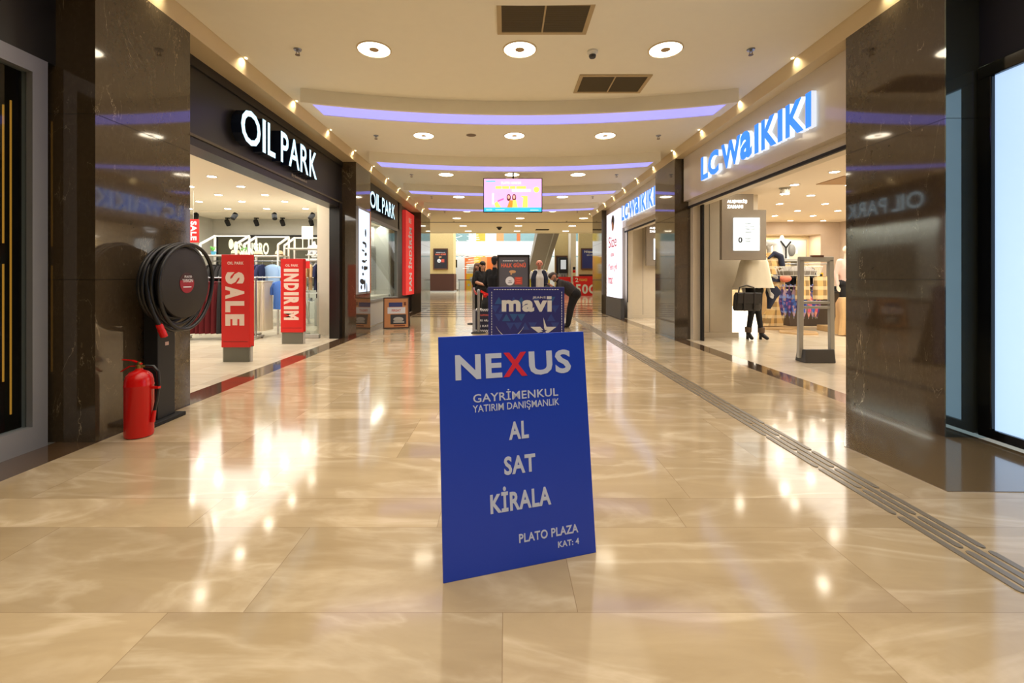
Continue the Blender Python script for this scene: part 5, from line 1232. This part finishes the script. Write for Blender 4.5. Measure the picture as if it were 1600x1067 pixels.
B().drape([(0, .25, .07), (.05, .27, .085), (.3, .25, .08), (.36, .22, .06)], n=28).build('body', mat('black_leather', (34, 32, 32), .4), t, smooth=True)
B().box(-.24, .24, -.105, -.07, .14, .36).build('flap', MATS['black_leather'], t, bevel=.02)
for s in (-.1, .1): B().box(s - .018, s + .018, -.115, -.1, .0, .36).build('strap', MATS['black_leather'], t, bevel=.004)
B().tube([(-.16, 0, .35), (-.14, 0, .46), (.0, 0, .50), (.14, 0, .46), (.16, 0, .35)], .012, 8).build('handle', MATS['black_leather'], t, smooth=True)
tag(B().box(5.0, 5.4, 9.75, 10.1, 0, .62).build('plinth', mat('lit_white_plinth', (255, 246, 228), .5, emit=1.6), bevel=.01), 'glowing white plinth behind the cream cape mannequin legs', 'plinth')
# mannequin in plaid
def base_disc(loc, label, r=.42):
    t = thing('round_plinth', label, 'plinth', loc); B().lathe([(r, 0), (r, .045), (r - .01, .05)], n=36).build('board', m_wood, t); return t
base_disc((6.65, 11.4, 0), 'round pale wooden base under the plaid dressed mannequin', .62)
t = thing('mannequin', 'grey headed mannequin in plaid shirt with dark sweater over the shoulder', 'mannequin', (6.55, 11.3, .05))
Jp = {k_: (x[0] * 1.15, x[1] * 1.15, x[2] * 1.24) for k_, x in BASE.items()}
Jp.update(wrR=(-.05, -.2, 1.25), elR=(-.34, -.05, 1.42), head=(-.04, -.02, 2.02))
b, e, hd = body(Jp, sleeve='top', bulk=1.05, face=(-.8, -.6, 0)); figure(t, 'figure', b, e, {'top': k_plaid, 'bottom': k_bcoat, 'skin': m_man, 'shoe': m_man}, .014)
figure(t, 'sweater', [((.05, -.13, 1.80), (.23, -.05, 1.72), .06, .08, 'a'), ((.23, -.05, 1.72), (.30, -.06, 1.45), .085, .06, 'a'), ((.05, -.13, 1.80), (-.1, -.14, 1.68), .05, .03, 'a')], [], {'a': k_navy}, .014)
B().drape([(1.28, .22, .15), (1.1, .24, .16)], n=24, rip=.03).build('navy_shorts', k_navy, t, smooth=True)
B().drape([(1.22, .12, .10, .22, 0), (.9, .17, .12, .20, -.03), (.4, .22, .14, .1, -.05), (.02, .30, .16, -.05, -.05)], n=28, rip=.18, k=6).build('plaid_coat', k_plaid, t, smooth=True)
B().ell((.28, -.2, 1.18), (.14, .08, .09)).build('coral_bag', mat('coral_cloth', (226, 130, 104), .8), t, smooth=True)
# bust with straps on shelf
t = thing('display_shelf', 'pale shelf unit carrying the white bust in the right shop', 'shelf', (7.6, 12.6, 0)); B().box(-.5, .5, -.25, .25, 1.70, 1.76).build('board', m_lgrey, t)
for s in (-.45, .45): B().box(s - .03, s + .03, -.2, .2, 0, 1.7).build('support', m_lgrey, t)
t = thing('mannequin_bust', 'white shirted bust with black straps and grey bag in the right shop', 'mannequin', (7.62, 12.55, 1.76))
figure(t, 'bust', [((-.15, 0, .45), (.15, 0, .45), .11, .11, 'a'), ((-.08, 0, .02), (-.1, 0, .4), .13, .13, 'a'), ((.08, 0, .02), (.1, 0, .4), .13, .13, 'a'), ((0, 0, .5), (0, 0, .62), .07, .05, 'a')], [], {'a': k_wht}, .016)
B().bar((-.12, -.14, .5), (0.02, -.15, .3), .03).bar((.02, -.15, .3), (.02, -.15, .02), .03).bar((.16, -.14, .48), (.02, -.15, .3), .03).build('strap', m_blackmat, t); B().ell((.19, -.13, .24), (.1, .06, .17)).build('grey_bag', m_grey, t, smooth=True)
t = thing('mannequin', 'cream headed mannequin in pale pink top and black trousers by the pillar', 'mannequin', (7.88, 10.5, .13))
b, e, hd = body({k_: (x[0], x[1], x[2] * 1.07) for k_, x in BASE.items()}, bulk=1.0); figure(t, 'figure', b, e, {'top': mat('blush_top', (222, 190, 176), .8), 'bottom': k_blk, 'skin': m_manc, 'shoe': k_shoe}, .014)
tag(B().box(7.45, 8.4, 10.15, 10.9, 0, .13).build('podium', m_wood, bevel=.01), 'low pale wooden podium under the pink topped mannequin', 'podium')
# umbrella stand
t = thing('display_stand', 'white pole stand with round umbrella ring and wooden foot in the right shop', 'display stand', (6.62, 10.3, 0))
B().lathe([(.42, 0), (.42, .035), (.41, .04)], n=6).build('foot', m_wood, t); B().tube([(0, 0, .04), (0, 0, 1.62)], .022, 10).build('pole', m_white, t)
for z, r in ((1.06, .36), (1.30, .40)):
    B().tube([(r * math.cos(q * .2618), r * math.sin(q * .2618), z) for q in range(24)], .008, 6, closed=True).build('ring', m_white, t)
    for q in range(4): B().tube([(0, 0, z), (r * math.cos(q * 1.5708), r * math.sin(q * 1.5708), z)], .006, 6).build('spoke', m_white, t)
mb = B()
for q in range(24): mb.tube([(.40 * math.cos(q * .2618), .40 * math.sin(q * .2618), 1.3), (.46 * math.cos(q * .2618), .46 * math.sin(q * .2618), 1.5)], .004, 5)
mb.tube([(.46 * math.cos(q * .2618), .46 * math.sin(q * .2618), 1.5) for q in range(24)], .007, 6, closed=True); mb.build('wire_basket', m_white, t)
umat = [patterned('violet_umbrella', [(60, 60, 150), (120, 140, 210), (150, 90, 150), (70, 50, 110)], 14), patterned('blue_umbrella', [(70, 110, 200), (130, 160, 220), (60, 70, 150), (180, 150, 170)], 14), patterned('rose_umbrella', [(216, 90, 120), (200, 130, 150), (90, 60, 110), (226, 160, 140)], 14)]
um = {}
un = ['violet', 'blue', 'rose']
for i in range(13):
    a = -math.pi + i * math.pi / 12; r = .36; kd = (0, 1, 0, 1, 0, 1, 2, 1, 2, 0, 2, 1, 0)[i]
    loc = (6.62 + r * math.cos(a), 10.3 + r * math.sin(a), 1.05); lab = '%s patterned folded umbrella, %s from the left on the round stand' % (un[kd], ORD[i])
    if kd not in um:
        t = thing('umbrella', lab, 'umbrella', loc, 0, 'umbrellas on the round stand')
        B().drape([(-.06, .018, .018), (-.16, .045, .045), (-.34, .06, .06), (-.55, .03, .03), (-.66, .006, .006)], n=20, rip=.28, k=7).build('canopy', umat[kd], t, smooth=True)
        B().tube([(0, 0, -.07), (0, 0, .02), (0, -.03, .05), (0, -.05, .03), (0, -.05, 0)], .01, 8).build('handle', MATS['violet_umbrella'], t, smooth=True); B().tube([(0, 0, -.65), (0, 0, -.70)], .005, 6).build('ferrule', m_silver, t)
        um[kd] = t
    else: dup(um[kd], loc, i * .4, lab)
t = thing('folded_scarf', 'pile of grey scarves in the wire basket of the umbrella stand', 'scarf', (6.55, 10.25, 1.30)); B().drape([(0.01, .3, .28), (.1, .34, .3), (.2, .2, .18)], n=28, rip=.12).build('cloth', mat('grey_knit', (140, 134, 126), .9), t, smooth=True)
for i, dx in enumerate((-.16, .22)):
    t = thing('scarf', ['left plaid scarf draped over the umbrella stand ring', 'right plaid scarf draped over the umbrella stand ring'][i], 'scarf', (6.62 + dx, 9.88, .78)); B().drape([(.50, .14, .02), (.25, .15, .03), (0, .15, .03)], n=24, rip=.12, k=5).build('cloth', k_plaid, t, smooth=True)
# dark table with clothes and yellow card
t = thing('display_table', 'dark display table on thin legs behind the grey security gate', 'table', (7.75, 11.2, 0)); B().box(-.75, .65, -.4, .4, .88, .93).build('table_top', m_dgrey, t); B().box(-.7, .6, .1, .38, .05, .88).build('panel', mat('brown_panel', (96, 84, 72), .6), t)
for sx in (-.72, .62):
    for sy in (-.37, .37): B().box(sx - .015, sx + .015, sy - .015, sy + .015, 0, .88).build('leg', m_dgrey, t)
for i, (dx, m) in enumerate(((-.5, k_dkg), (-.1, m_grey), (.35, k_blk))):
    t = thing('folded_clothes', '%s folded pile from the left on the dark table' % ORD[i], 'folded clothes', (7.75 + dx, 11.1, .93), .2 * i, 'folded piles on the dark table')
    for q in range(3): B().box(-.16, .16, -.18, .18, q * .04, q * .04 + .036).build('folded_piece', m, t, bevel=.014)
t = thing('price_card', 'yellow price card on a stem above the dark table', 'price card', (7.52, 10.85, .93)); B().box(-.055, .055, 0, .006, .14, .44).build('card', mat('card_amber', (232, 190, 50), .5), t); B().box(-.035, .035, -.002, 0, .31, .41).box(-.03, .03, -.002, 0, .18, .26).build('print', m_txtk, t); B().tube([(0, .006, 0), (0, .006, .15)], .006, 6).build('stem', m_white, t)
rail((7.9, 12.1, 0), 1.3, 'clothes rail with black jackets behind the dark table in the right shop', 1.62)
for i in range(7): garment('shirt', k_blk, (7.42 + i * .1, 12.1, 1.605), .1, 'black jacket on the rail behind the dark table, %s from the left' % ORD[i], 'black jackets')
rail((6.75, 12.7, 0), .5, 'short clothes rail with beige clothes left of the white bust stand', 1.75)
for i in range(4): garment('shirt', k_bei, (6.6 + i * .1, 12.7, 1.735), .1, 'beige top on the short rail in the right shop, %s from the left' % ORD[i], 'beige tops in the right shop')
t = thing('draped_coat', 'crumpled tan coat over a low stand beside the podium', 'coat', (7.45, 9.85, 0)); B().drape([(.82, .2, .14), (.7, .24, .17), (.4, .22, .16), (.02, .26, .18)], n=28, rip=.2, k=6).build('cloth', k_bcoat, t, smooth=True)
